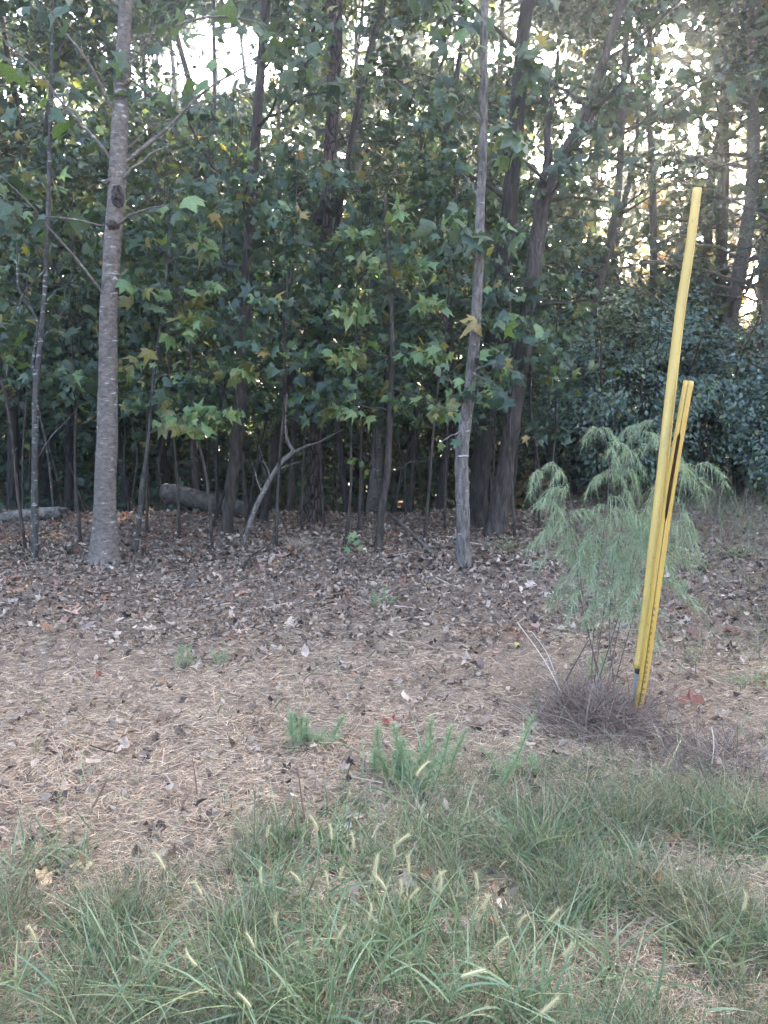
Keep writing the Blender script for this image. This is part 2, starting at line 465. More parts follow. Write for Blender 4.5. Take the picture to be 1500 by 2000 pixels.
def part_leaf_meshes(prefix, templates, mats_cols, mat):
    out_ = []
    for tm in templates:
        for c in mats_cols:
            tv, tf = tm
            out_.append(make_mesh(prefix, tv, tf, np.broadcast_to(np.array(c), tv.shape), mat, True))
    return out_
STAR_P = [star_leaf(.25, .22, .05, 1, petiole=.5), star_leaf(.55, .45, .06, 2, (1, .88, .6), petiole=.6), star_leaf(.1, .15, .07, 3, (1, 1, .72), (.55, .48), petiole=.5), star_leaf(.35, .7, .05, 4, petiole=.55),
          star_leaf(.7, .3, .09, 5, (1, .8, .45), (.62, .5), petiole=.5), star_leaf(.3, .9, .08, 6, (.9, .95, .5), (.6, .6), petiole=.4), star_leaf(.6, .6, .10, 7, (1, .7, .3), (.66, .4), petiole=.5)]
BROAD_P = [star_leaf(.25, .25, .05, 21, (1, .95, .8), (.72, .7), petiole=.4), star_leaf(.4, .3, .06, 22, (1, .9, .75), (.76, .68), petiole=.4)]
LEAFSET = {
    'bright': part_leaf_meshes('leaf', STAR_P, GREENS['bright'] + [(.15, .14, .05)], M_LEAF),
    'mid': part_leaf_meshes('leaf', STAR_P + BROAD_P, GREENS['mid'] + GREENS['bright'][:1] + GREENS['dark'][:2], M_LEAF),
    'big': part_leaf_meshes('leaf', BROAD_P, GREENS['mid'] + GREENS['bright'][:1], M_LEAF),
    'yellow': part_leaf_meshes('leaf', STAR_P[:2], GREENS['yellow'], M_LEAF),
}
from mathutils import Matrix
def place_leaf_parts(parent, pos, Fm, sz, setname, origin):
    ms = LEAFSET[setname]
    for k in range(len(pos)):
        use = ms
        if setname != 'big' and rng.random() < .05: use = LEAFSET['yellow']
        o = bpy.data.objects.new('leaf', use[int(rng.integers(len(use)))])
        COL.objects.link(o); o.parent = parent
        Mx = np.eye(4); Mx[:3, :3] = Fm[k] * sz[k]; Mx[:3, 3] = pos[k] - origin
        o.matrix_local = Matrix(Mx.tolist())

def trunk_from_px(pts, Y=None, ytop=None, tilt=0.0, n=40):
    """pts: (px, py, width px), base first; extended upward out of frame if asked"""
    b = G(pts[0][0], pts[0][1]); Y = Y or b[1]
    out_ = []
    for k, (px, py, w) in enumerate(pts):
        y = Y + tilt * (pts[0][1] - py) / 1000.0
        q = P(px, py, y)
        if k == 0: q = np.array([q[0], y, float(ground_z(q[0], y)) - .06])
        out_.append((*q, w * .5 * y / FPX))
    if ytop:
        a, c = np.array(out_[-2]), np.array(out_[-1])
        d = nrm((c - a)[:3])
        for h in np.linspace(c[2] + 1, ytop, 4):
            q = c[:3] + d * ((h - c[2]) / max(d[2], .3)) + rng.normal(0, .06, 3)
            out_.append((*q, c[3] * (1 - .85 * (h - c[2]) / (ytop - c[2]))))
    return spline(out_, n)

def auto_limbs(path, n, z0, z1, length, rise=(.1, .7), face=None):
    """limbs leaving a trunk between two heights"""
    res = []
    zz = path[:, 2]
    for k in range(n):
        z = z0 + (z1 - z0) * (k + rng.random()) / n
        i_ = int(np.argmin(np.abs(zz - z)))
        a = rng.uniform(0, 2 * np.pi) if face is None else face + rng.normal(0, .8)
        L = length * rng.uniform(.55, 1.15) * (1 - .45 * (z - z0) / max(z1 - z0, .1))
        up = rng.uniform(*rise)
        d = nrm(np.array([math.cos(a), math.sin(a), up]))
        res.append((path[i_, :3].copy(), path[i_, :3] + d * L, max(path[i_, 3] * .3, .006)))
    return res

NEAR_BASES = []
def near_tree(name, label, pts, bark, limbs=(), auto=None, leafset='mid', leafsize=.105, nparts=60, crown=None, ytop=None, group='trees along the front edge of the woods', flare=.35, lump=.05,
              sides=20, extra=None, Y=None, tilt=0.0, limb_leaves=14, spread=.3, cat='tree', crown_tmpl=None, cmix=None, z_crown=None, furrow=(5.0, .30)):
    path = trunk_from_px(pts, Y, ytop, tilt, n=70)
    base = path[0, :3].copy()
    root = thing(name, label, cat, base, group)
    NEAR_BASES.append((pts[0][0], label))
    a = Acc(); sd = sides if pts[0][2] < 20 else 44
    pth = path if pts[0][2] < 20 else spline(path[::3], 170)
    tube(a, pth[:, :3], pth[:, 3], sd, (.2, .2, .2), lump, int(pts[0][0]), flare)
    if pts[0][2] >= 20:                                     # furrowed bark in the mesh itself
        Vt = a.v[0]; nr = len(pth); ring = Vt[:nr * sd].reshape(nr, sd, 3); ctr = ring.mean(1, keepdims=True)
        jj, ii = np.meshgrid(np.arange(sd), np.arange(nr)); zz_ = ring[:, :, 2]
        f_ = fbm(jj * 14.0 / sd + pts[0][0], zz_ * furrow[0] + 9) - .5
        f_ += .6 * (fbm(jj * 30.0 / sd + 5, zz_ * furrow[0] * 3) - .5)
        Vt[:nr * sd] = (ctr + (ring - ctr) * (1 + furrow[1] * f_[..., None])).reshape(-1, 3)
    a.obj('trunk', bark, root, origin=base)
    LP, LF, LS = [], [], []
    allimbs = []
    Yb = path[0, 1]; straight = 'dead' in name
    for (sx, sy, ex, ey, dy, w, nl) in limbs:                # drawn limbs: start px, end px, depth change, width px, leaves
        i_ = int(np.argmin(np.abs(project(path[:, :3])[1] - sy)))
        p0 = path[i_, :3]; p1 = P(ex, ey, p0[1] + dy)
        lp = limb_path(p0, p1, -.01 if straight else .04, .02 if straight else .035); allimbs.append((lp, w * .5 * Yb / FPX, nl))
    if auto:
        for p0, p1, r0 in auto_limbs(path, *auto):
            allimbs.append((limb_path(p0, p1, .06, .07), r0, limb_leaves))
    for lp, r0, nl in allimbs:
        b_ = Acc(); tube(b_, lp, np.linspace(r0, r0 * .3, len(lp)), 6, (.2, .2, .2), .06)
        if nl:
            pos, fm, sz, bs = leaves_along(lp, nl, spread, leafsize)
            LP.append(pos); LF.append(fm); LS.append(sz)
            # side twigs carrying the leaves
            for q in range(0, nl, 2):
                tp = np.stack([bs[q], (bs[q] + pos[q]) / 2 + [0, 0, .02], pos[q]])
                tube(b_, tp, [.004, .003, .0015], 3, (.2, .2, .2), cap=False)
        b_.obj('branch', bark, root, origin=base)
    if LP:
        pos, fm, sz = np.concatenate(LP), np.concatenate(LF), np.concatenate(LS)
        px, py = project(pos)
        vis = (px > -20) & (px < 1520) & (py > -20) & (py < 1100)
        order = np.argsort(np.where(vis, pos[:, 1], 99))
        k = min(nparts, int(vis.sum()))
        sel, rest = order[:k], order[k:]
        place_leaf_parts(root, pos[sel], fm[sel], sz[sel], leafset, base)
        if len(rest):
            c_ = Acc(); cc = leaf_cols(len(rest), cmix or {leafset if leafset in GREENS else 'mid': .8, 'dark': .2, 'yellow': .05})
            w_ = rng.integers(0, len(STAR), len(rest))
            for q in range(len(STAR)):
                s = w_ == q; scatter(c_, STAR[q], pos[rest][s], fm[rest][s], sz[rest][s], cc[s])
            tag(c_.obj('crown', M_LEAF, root, origin=base), kind='stuff')
    if extra: extra(root, path, base)
    return root, path, base

def lump_mesh(name, centre, radii, mat, parent, base, seed=0, n=10):
    r = np.random.default_rng(seed)
    u = np.linspace(0, np.pi, n); w = np.linspace(0, 2 * np.pi, 14, endpoint=False)
    uu, ww = np.meshgrid(u, w, indexing='ij')
    rad = 1 + .22 * r.normal(size=uu.shape) * np.sin(uu) + .15 * np.sin(3 * ww + seed) * np.sin(uu)
    Vv = np.stack([np.sin(uu) * np.cos(ww) * rad * radii[0], np.sin(uu) * np.sin(ww) * rad * radii[1], np.cos(uu) * rad * radii[2]], -1).reshape(-1, 3) + centre - base
    i_ = (np.arange(n - 1)[:, None] * 14 + np.arange(14)[None]); j_ = (np.arange(n - 1)[:, None] * 14 + (np.arange(14)[None] + 1) % 14)
    Ff = np.concatenate([np.stack([i_, i_ + 14, j_ + 14], -1).reshape(-1, 3), np.stack([i_, j_ + 14, j_], -1).reshape(-1, 3)])
    return link(name, make_mesh(name, Vv, Ff, (.05, .04, .03), mat, False), parent)

def on_trunk(path, py, dpx=0, front=.9):
    i_ = int(np.argmin(np.abs(project(path[:, :3])[1] - py)))
    c = path[i_, :3].copy(); c[1] -= path[i_, 3] * front; c[0] += dpx * c[1] / FPX
    return c

# ---- T1 the big grey trunk on the left with its scars
def scars1(root, path, base):
    lump_mesh('burl', on_trunk(path, 378, 8, .85), (.058, .05, .10), M_SCAR, root, base, 3)
    lump_mesh('bark_scar', on_trunk(path, 447, 2, .9), (.05, .035, .045), M_SCAR, root, base, 8)
    lump_mesh('branch_stub', on_trunk(path, 366, -14, .5), (.05, .04, .022), M_BARK_GREY, root, base, 5)
near_tree('grey_barked_tree', 'stout grey trunk with pale horizontal flecks and a black burl high up', [(203, 1100, 50), (205, 1000, 41), (210, 800, 37), (213, 600, 33), (222, 450, 31), (229, 350, 31), (237, 180, 27), (246, 0, 23)],
          M_BARK_GREY, limbs=[(233, 335, 515, 115, .5, 9, 7), (233, 360, 330, 285, -.3, 8, 0), (228, 335, -10, 60, -.5, 7, 10), (236, 245, 60, -30, -.6, 7, 8), (212, 600, -15, 330, -.8, 6, 4),
                             (236, 290, 420, 190, .9, 5, 9), (226, 430, 20, 425, -.3, 4, 8), (222, 430, 330, 400, -.9, 5, 9), (240, 130, 400, -20, .4, 5, 8)],
          auto=(9, 4.6, 8.5, 2.6), ytop=9.5, leafset='big', leafsize=.115, nparts=90, limb_leaves=26, spread=.42, flare=.45, lump=.04, sides=26, extra=scars1, furrow=(20.0, .055))
# ---- T2 thin forked trunk, far left
near_tree('forked_tree', 'thin forked tree with white lichen flecks beside the far-left log', [(67, 1095, 15), (68, 950, 13), (69, 800, 12), (72, 740, 11), (85, 600, 9), (93, 450, 8), (98, 250, 7), (102, 60, 6)],
          M_BARK_LICHEN, limbs=[(71, 755, 30, 430, .1, 8, 4), (75, 700, 160, 520, .4, 4, 8), (69, 900, 150, 800, .2, 4, 0), (90, 520, 10, 640, -.4, 3, 5)], auto=(9, 2.6, 6, 1.3), ytop=6.5, leafset='mid', leafsize=.105, nparts=60,
          limb_leaves=14, flare=.2, sides=12)
# ---- T3 sapling with the low leaf cluster
near_tree('maple_sapling', 'crooked pale-stemmed sapling holding a low spray of bright leaves', [(262, 1083, 10), (272, 1020, 9), (276, 960, 9), (286, 890, 8), (292, 840, 7), (300, 740, 6), (318, 600, 5), (330, 480, 4)],
          M_BARK_LICHEN, limbs=[(292, 845, 470, 800, -.5, 4, 30), (296, 790, 400, 850, -.7, 4, 28), (300, 740, 490, 730, -.3, 4, 30), (305, 690, 240, 720, -.5, 3, 16), (308, 670, 400, 630, -.4, 4, 26), (318, 600, 420, 560, -.2, 3, 24), (318, 600, 260, 560, -.6, 3, 16), (325, 520, 400, 470, -.2, 3, 18)],
          leafset='bright', leafsize=.108, nparts=190, spread=.26, flare=.1, sides=10, lump=.08)
# ---- T4 brown leaning trunk
near_tree('brown_tree', 'brown trunk leaning right between the two fallen logs and the dead sapling', [(440, 1045, 22), (452, 950, 23), (464, 850, 22), (474, 700, 21), (481, 560, 20), (490, 420, 18), (503, 220, 17), (520, 0, 15)],
          M_BARK_BROWN, auto=(14, 2.4, 9, 2.2), ytop=10, leafset='mid', leafsize=.105, nparts=120, limb_leaves=40, spread=.4)
# ---- T5 dead leaning sapling with lichen and fork
near_tree('dead_leaning_sapling', 'dead sapling leaning steeply right with peeling grey bark and a bare fork', [(470, 1075, 7), (492, 1010, 10), (520, 950, 10), (548, 905, 9), (571, 882, 8), (562, 862, 6), (557, 820, 6), (560, 770, 5)],
          M_BARK_PALE, limbs=[(572, 884, 672, 838, .05, 6, 0), (510, 965, 490, 900, .1, 4, 0), (545, 915, 590, 900, -.1, 3, 0), (530, 935, 505, 870, .1, 3, 0)], flare=0, sides=10, lump=.10)
near_tree('crooked_dark_tree', 'crooked dark stem bowing right behind the dead leaning sapling', [(512, 1055, 16), (520, 980, 16), (540, 860, 15), (562, 740, 14), (600, 650, 14), (638, 560, 13), (660, 430, 11), (690, 250, 9)],
          M_BARK_DARK, auto=(9, 3, 7, 1.6), ytop=8, Y=10.2, leafset='mid', leafsize=.095, nparts=60, limb_leaves=18, spread=.35, sides=12)
# ---- T6 dark pine-like trunk in the middle
def scars6(root, path, base):
    lump_mesh('burl', on_trunk(path, 405, 2, .4), (.13, .11, .13), M_BARK_DARK, root, base, 13)
    lump_mesh('burl', on_trunk(path, 430, -16, .3), (.08, .07, .08), M_BARK_DARK, root, base, 14)
near_tree('pine_tree', 'dark reddish plated trunk with a shaggy burl, upright in the middle of the woods', [(610, 1025, 32), (614, 930, 28), (620, 800, 25), (630, 600, 23), (641, 400, 22), (650, 200, 24), (655, 60, 25), (657, 0, 24)],
          M_BARK_PINE, auto=(8, 6, 11, 2.4), ytop=12, leafset='mid', leafsize=.105, nparts=20, limb_leaves=40, spread=.5, extra=scars6, lump=.06, sides=22)
# ---- T7 slim sapling with bright leaf cluster
near_tree('sweetgum_sapling', 'slim bent sapling thick with bright star-shaped leaves, centre of the wood edge', [(738, 1075, 16), (745, 1000, 15), (756, 930, 14), (760, 850, 12), (765, 740, 10), (765, 620, 8), (760, 500, 6), (752, 380, 5)],
          M_BARK_BROWN, limbs=[(763, 800, 640, 790, -.4, 4, 22), (764, 760, 880, 810, -.6, 4, 26), (765, 700, 650, 700, -.5, 4, 28), (765, 690, 860, 700, -.3, 4, 26), (765, 640, 660, 600, -.5, 4, 26), (765, 620, 850, 600, -.4, 3, 22), (762, 540, 700, 500, -.2, 3, 18), (762, 560, 830, 520, 0, 3, 18), (758, 470, 800, 400, -.2, 3, 14),
                              (758, 920, 850, 900, -.2, 3, 0), (757, 935, 690, 880, .1, 3, 2)],
          leafset='bright', leafsize=.108, nparts=200, spread=.27, flare=.25, sides=12)
# ---- T8 the pale trunk right of the middle
def scars8(root, path, base):
    lump_mesh('bark_scar', on_trunk(path, 655, 4, .55), (.016, .03, .12), M_SCAR, root, base, 23)
    lump_mesh('paint_mark', on_trunk(path, 901, 0, .8), (.044, .024, .010), M_MARK, root, base, 2)
M_MARK = attr_mat('pale_paint', .7)
def mark8(root, path, base):
    scars8(root, path, base)
M_MARK_COL = (.34, .33, .31)
near_tree('pale_barked_tree', 'pale slender trunk with a black slit and a white mark, right of centre', [(906, 1112, 29), (904, 1000, 26), (902, 900, 25), (912, 800, 22), (926, 680, 21), (932, 580, 19), (938, 420, 17), (944, 250, 15), (947, 0, 13)],
          M_BARK_PALE, limbs=[(918, 740, 975, 705, -.2, 8, 8), (928, 660, 1000, 640, -.5, 4, 14), (925, 690, 1010, 730, -.6, 5, 16), (904, 830, 855, 870, -.2, 4, 2), (914, 780, 850, 720, -.4, 4, 14), (936, 480, 1010, 440, -.4, 5, 20), (935, 500, 860, 440, -.3, 5, 16),
                              (940, 350, 1020, 270, -.4, 4, 18), (938, 400, 905, 340, .1, 6, 0), (943, 260, 870, 150, -.2, 5, 18), (945, 180, 1030, 80, -.3, 5, 18), (946, 110, 880, -10, -.3, 5, 16), (920, 740, 1000, 780, -.5, 4, 14)],
          auto=(8, 3.8, 7.6, 1.6), ytop=9, leafset='mid', leafsize=.115, nparts=170, limb_leaves=24, spread=.30, lump=.06, sides=22, flare=.42, extra=mark8)
# ---- T9, T10 the dark pair right
near_tree('dark_tree', 'blackish upright trunk close behind the pale slender trunk', [(932, 1030, 40), (940, 900, 37), (952, 780, 36), (968, 650, 34), (982, 520, 31), (1000, 350, 28), (1015, 150, 26), (1030, 0, 22)],
          M_BARK_DARK, auto=(14, 3.6, 11, 2.6), ytop=12, leafset='mid', leafsize=.095, nparts=40, limb_leaves=46, spread=.55, sides=20, lump=.06)
near_tree('leaning_brown_tree', 'brown trunk leaning right that forks high up, right of the pale trunk', [(966, 1045, 42), (985, 930, 34), (1003, 800, 31), (1022, 690, 30), (1038, 560, 30), (1056, 420, 26), (1085, 335, 22), (1118, 275, 19), (1150, 200, 17), (1185, 100, 15), (1215, 0, 13)],
          M_BARK_BROWN, limbs=[(1050, 440, 1090, 100, .3, 20, 30), (1110, 290, 1290, 60, .2, 10, 40), (1060, 400, 1200, 395, .1, 8, 22), (1036, 600, 1190, 590, -.2, 9, 20), (1100, 300, 1260, 330, -.3, 7, 24), (1150, 200, 1010, 130, .2, 7, 40), (1120, 270, 1180, 250, -.5, 5, 40), (1060, 400, 1120, 330, -.5, 5, 40), (1170, 130, 1260, 170, -.4, 5, 40)],
          auto=(16, 3.8, 11, 2.8), ytop=11, leafset='mid', leafsize=.095, nparts=60, limb_leaves=44, spread=.55, sides=20, lump=.05)

for o in bpy.data.objects:
    if o.name.startswith('paint_mark'):
        a_ = o.data.color_attributes['col']; a_.data.foreach_set('color', np.tile(np.r_[M_MARK_COL, 1.0], len(o.data.vertices)).astype(np.float32))

# ------------------------------------------------------------------ trees deeper in the wood
def wood_tree(name, label, cat, base, H, r0, lean, bark, nlimb, llen, nleaf, z0, leaf_tm, lsize, cmix, group, mat=M_LEAF, spread=.6, sides=10, gap=True, flare=.3, rise=(.05, .6), twigs=True):
    base = np.asarray(base, float)
    root = thing(name, label, cat, base, group)
    k = 6; t = np.linspace(0, 1, k)
    ctr = np.zeros((k, 4)); ctr[:, 0] = lean[0] * t * H + rng.normal(0, .012 * H, k) * (t > 0); ctr[:, 1] = lean[1] * t * H + rng.normal(0, .012 * H, k) * (t > 0); ctr[:, 2] = t * H - .06 * (t == 0)
    ctr[:, 3] = r0 * (1 - .82 * t)
    path = spline(ctr, 26)
    a = Acc(); tube(a, path[:, :3], path[:, 3], sides, (.2, .2, .2), .05, int(rng.integers(999)), flare)
    a.obj('trunk', bark, root)
    c_ = Acc(); b_ = Acc()
    LP, LF, LS = [], [], []
    for p0, p1, rr in auto_limbs(path, nlimb, z0, H * .97, llen, rise):
        lp = limb_path(p0, p1, .05, .07, 5)
        tube(b_, lp, np.linspace(rr, rr * .25, len(lp)), 4, (.2, .2, .2), cap=False)
        pos, fm, sz, bs = leaves_along(lp, nleaf, spread, lsize, .15)
        LP.append(pos); LF.append(fm); LS.append(sz)
        if twigs:
            for q in range(0, nleaf, 6):
                tube(b_, np.stack([bs[q], pos[q]]), [.006, .002], 3, (.2, .2, .2), cap=False)
    if nlimb:
        tag(b_.obj('limbs', bark, root), kind='stuff')
        pos, fm, sz = np.concatenate(LP), np.concatenate(LF), np.concatenate(LS)
        if gap:
            kp = keep_leaf(pos + base); pos, fm, sz = pos[kp], fm[kp], sz[kp]
        if len(pos):
            cc = leaf_cols(len(pos), cmix); w_ = rng.integers(0, len(leaf_tm), len(pos))
            for q in range(len(leaf_tm)):
                s = w_ == q; scatter(c_, leaf_tm[q], pos[s], fm[s], sz[s], cc[s])
            tag(c_.obj('crown', mat, root), kind='stuff')
    return root

REF = [(203, 'the stout grey trunk'), (440, 'the brown leaning trunk'), (610, 'the reddish plated trunk'), (738, 'the bright-leaved sapling'), (906, 'the pale slender trunk'), (1100, 'the feathery fennel'), (1330, 'the yellow posts')]
def where(px):
    if px < 150: return 'far left of the stout grey trunk'
    if px > 1400: return 'to the right of the yellow posts'
    best = min(REF, key=lambda q: abs(q[0] - px))
    if abs(best[0] - px) < 28: return 'directly behind ' + best[1]
    l = max([q for q in REF if q[0] <= px], key=lambda q: q[0], default=None)
    r = min([q for q in REF if q[0] > px], key=lambda q: q[0], default=None)
    if l and r: return 'between ' + l[1] + ' and ' + r[1].replace('the ', '', 1)
    return 'left of the stout grey trunk' if not l else 'beyond the yellow posts'
USED = {}
def unique(options):
    """first label of the list not used yet; else the last, shared"""
    for s in options:
        if s not in USED:
            USED[s] = 1; return s
    return options[-1]

# named trunks seen behind the front row: (px base, width px, Y, lean px at top of frame, bark)
MIDTR = [(15, 24, 13, -6, 'dark', 'thick dark trunk at the far left, half hidden by leaves'), (122, 18, 13.5, 20, 'dark', 'dark upright trunk just left of the stout grey trunk, deep in shade'),
         (385, 16, 13, 30, 'brown', 'slim upright trunk standing at the right end of the big fallen log'), (720, 26, 13.5, 10, 'grey', 'wide greyish trunk set back behind the bright-leaved sapling'),
         (856, 18, 12.5, 40, 'dark', 'narrow dark trunk just left of the pale slender trunk'), (560, 13, 13, 10, 'brown', 'slim brown trunk left of the reddish plated trunk, half in shade'),
         (240, 16, 14, 40, 'dark', 'dim trunk just right of the stout grey trunk'), (1395, 36, 15, 20, 'grey', 'broad hazy trunk beyond the evergreen bushes, right of the yellow posts'),
         (1500, 30, 14.5, -10, 'grey', 'hazy trunk rising beyond the bushes at the far right'), (1120, 22, 14, 60, 'brown', 'leaning trunk behind the feathery fennel'), (680, 12, 12, -20, 'dark', 'thin dark trunk between the plated trunk and bright sapling'),
         (800, 12, 13, 60, 'brown', 'thin brown trunk right of the bright-leaved sapling, well back'), (1260, 20, 15.5, -20, 'dark', 'dark trunk behind the bushes left of the yellow posts'), (330, 14, 15, -10, 'dark', 'faint dark trunk deep behind the big fallen log')]
BK = {'dark': M_BARK_DARK, 'brown': M_BARK_BROWN, 'grey': M_BARK_GREY}
for px, w, Y, lp, bk, lab in MIDTR:
    x = (px - 750) / FPX * Y * 1.0
    if px > 1050:
        wood_tree('oak_tree', lab, 'tree', on_ground(x, Y), rng.uniform(12, 14), w * .5 * Y / FPX, (lp / FPX * Y / 8, 0), BK[bk], 44, 3.3, 215, 2.2, FARLEAF, .10,
                  {'dark': .5, 'mid': .35, 'blue': .15, 'yellow': .05}, 'trees standing deeper in the woods', spread=.62, rise=(-.1, .3))
        continue
    wood_tree('forest_tree', lab, 'tree', on_ground(x, Y), rng.uniform(11, 14), w * .5 * Y / FPX, (lp / FPX * Y / 8, rng.normal(0, .01)), BK[bk], 30, 2.6, 125, 2.4, FARLEAF, .135,
              {'dark': .45, 'mid': .45, 'bright': .08, 'yellow': .05}, 'trees standing deeper in the woods', spread=.6)

# far trees: crowns that close the view
k = 0
for Y, n, hh in ((18.0, 9, 14), (23.0, 11, 16), (29.0, 12, 18)):
    for q in range(n):
        x = (-.64 + 1.5 * (q + rng.uniform(.2, .8)) / n) * Y
        px = 750 + FPX * x / Y
        H = hh * rng.uniform(.85, 1.15)
        lab = unique([f'{a} tree {b} {where(px)}' for b in ('well back', 'farthest back', 'seen through leaves') for a in ('tall dark', 'tall leafy', 'old', 'slender')] + ['tall dim tree among many deep in the wood'])
        right = px > 1050
        wood_tree('forest_tree', lab, 'tree', on_ground(x, Y + rng.uniform(-2, 2)), H, rng.uniform(.10, .2), (rng.normal(0, .03), rng.normal(0, .02)), BK['dark' if rng.random() < .6 else 'brown'],
                  32, 3.4, 120, 1.6, FARLEAF, .265 if Y < 25 else .36, {'dark': .5, 'mid': .4, 'bright': .1, 'yellow': .16 if right else .07}, 'trees standing far back in the woods', spread=.9, sides=8, twigs=False)
        k += 1
# tall trees out to the right, between the sun and the clearing
for (x, Y, H) in ((9.5, 13, 15), (13, 16, 16), (17, 12, 15), (12, 21, 17), (18, 22, 18), (22, 18, 17), (7.5, 18, 16)):
    px = 750 + FPX * x / Y
    lab = unique([f'{a} tree {where(px)}' for a in ('tall shady', 'tall spreading', 'tall heavy-crowned', 'tall thick-crowned', 'tall dense', 'tall broad-crowned', 'tall full-crowned', 'tall close-leaved', 'tall wide')])
    wood_tree('forest_tree', lab, 'tree', on_ground(x, Y), H, rng.uniform(.14, .22), (rng.normal(0, .02), rng.normal(0, .02)), M_BARK_DARK, 42, 3.6, 80, 2.5, FARLEAF, .36,
              {'dark': .5, 'mid': .45, 'yellow': .08}, 'trees standing to the right of the clearing', spread=1.0, sides=8, twigs=False)

# leafy saplings along the edge
LS = [(40, 7.9, 3.6, 'mid', 'leafy sapling at the far left in front of the thin forked tree'), (150, 8.4, 4.2, 'mid', 'leafy sapling close left of the stout grey trunk'), (345, 8.9, 3.9, 'mid', 'leafy sapling rising behind the low bright spray'), (410, 8.0, 3.9, 'mid', 'tall leafy sapling left of the brown leaning trunk'),
      (535, 8.2, 4.3, 'mid', 'tall leafy sapling between the brown trunk and the plated trunk'), (585, 9.6, 3.0, 'mid', 'leafy sapling close left of the reddish plated trunk'), (675, 8.3, 3.4, 'mid', 'leafy sapling between the plated trunk and the bright sapling'), (700, 9.2, 4.2, 'bright', 'pale-leaved sapling behind the bright sapling'),
      (830, 8.6, 4.2, 'mid', 'leafy sapling right of the bright sapling'), (870, 9.4, 5.2, 'mid', 'taller leafy sapling close left of the pale slender trunk'), (1010, 8.8, 3.2, 'mid', 'leafy sapling in front of the leaning brown trunk'), (1090, 9.6, 3.6, 'mid', 'leafy sapling right of the leaning brown trunk'),
      (480, 9.4, 4.8, 'mid', 'slim leafy sapling close right of the brown leaning trunk'), (280, 9.2, 4.1, 'mid', 'tall leafy sapling right of the stout grey trunk'), (-60, 8.4, 5.0, 'mid', 'leafy sapling half out of view at the far left'), (955, 10.4, 4.6, 'mid', 'tall leafy sapling between the pale and the blackish trunks')]
for px, Y, H, ls, lab in LS:
    x = (px - 750) / FPX * Y; b0 = on_ground(x, Y)
    root = thing('leafy_sapling', lab, 'sapling', b0, 'leafy saplings along the edge of the wood')
    k_ = 6; t = np.linspace(0, 1, k_); lx = rng.normal(0, .05)
    ctr = np.stack([lx * t * H + rng.normal(0, .02, k_) * (t > 0), rng.normal(0, .02, k_) * (t > 0), t * H - .03 * (t == 0), .020 * (1 - .8 * t)], -1)
    path = spline(ctr, 26); a = Acc(); tube(a, path[:, :3], path[:, 3], 8, (.2, .2, .2), .06, int(px)); a.obj('trunk', M_BARK_BROWN, root)
    LP, LF, LZ = [], [], []
    for p0, p1, rr in auto_limbs(path, 15, 1.25, H, 1.15, (-.05, .55)):
        lp = limb_path(p0, p1, .08, .07); b_ = Acc(); tube(b_, lp, np.linspace(rr, .002, len(lp)), 5, (.2, .2, .2), cap=False)
        pos, fm, sz, bs = leaves_along(lp, 26, .26, .088, .25)
        for q in range(0, 24, 4): tube(b_, np.stack([bs[q], pos[q]]), [.003, .0015], 3, (.2, .2, .2), cap=False)
        b_.obj('branch', M_BARK_BROWN, root); LP.append(pos); LF.append(fm); LZ.append(sz)
    pos, fm, sz = np.concatenate(LP), np.concatenate(LF), np.concatenate(LZ)
    order = np.argsort(pos[:, 1]); sel, rest = order[:110], order[110:]
    place_leaf_parts(root, pos[sel], fm[sel], sz[sel], ls, np.zeros(3))
    c_ = Acc(); cc = leaf_cols(len(rest), {'mid': .7, 'dark': .2, 'yellow': .05}); w_ = rng.integers(0, 4, len(rest))
    for q in range(4): scatter(c_, STAR[q], pos[rest][w_ == q], fm[rest][w_ == q], sz[rest][w_ == q], cc[w_ == q])
    tag(c_.obj('crown', M_LEAF, root), kind='stuff')

# autumn trees standing in the sun beyond the wood
for (px, Y, H, lab) in ((1285, 27, 9.5, 'golden autumn tree glowing in the sun behind the yellow posts'), (1215, 30, 13, 'golden autumn tree seen through the boughs beyond the forked brown trunk'), (830, 51, 12, 'golden autumn tree glowing low between the bright sapling and the pale trunk'), (700, 53, 12, 'golden autumn tree seen low behind the bright-leaved sapling'),
                        (1400, 29, 12, 'pale yellow autumn tree far beyond the bushes at the right'), (40, 54, 21, 'golden autumn tree glimpsed high at the far left'), (560, 55, 12, 'yellowing tree seen low behind the plated trunk')):
    x = (px - 750) / FPX * Y
    wood_tree('autumn_tree', lab, 'tree', on_ground(x, Y), H, .14, (0, 0), M_BARK_BROWN, 40, 2.6 if Y < 40 else 4.0, 90, 2.5, FARLEAF, .22 if Y < 40 else .36, {'gold': .7, 'bright': .3}, 'autumn trees in the sun beyond the wood', spread=.8 if Y < 40 else 1.3, sides=8, gap=False, twigs=False)

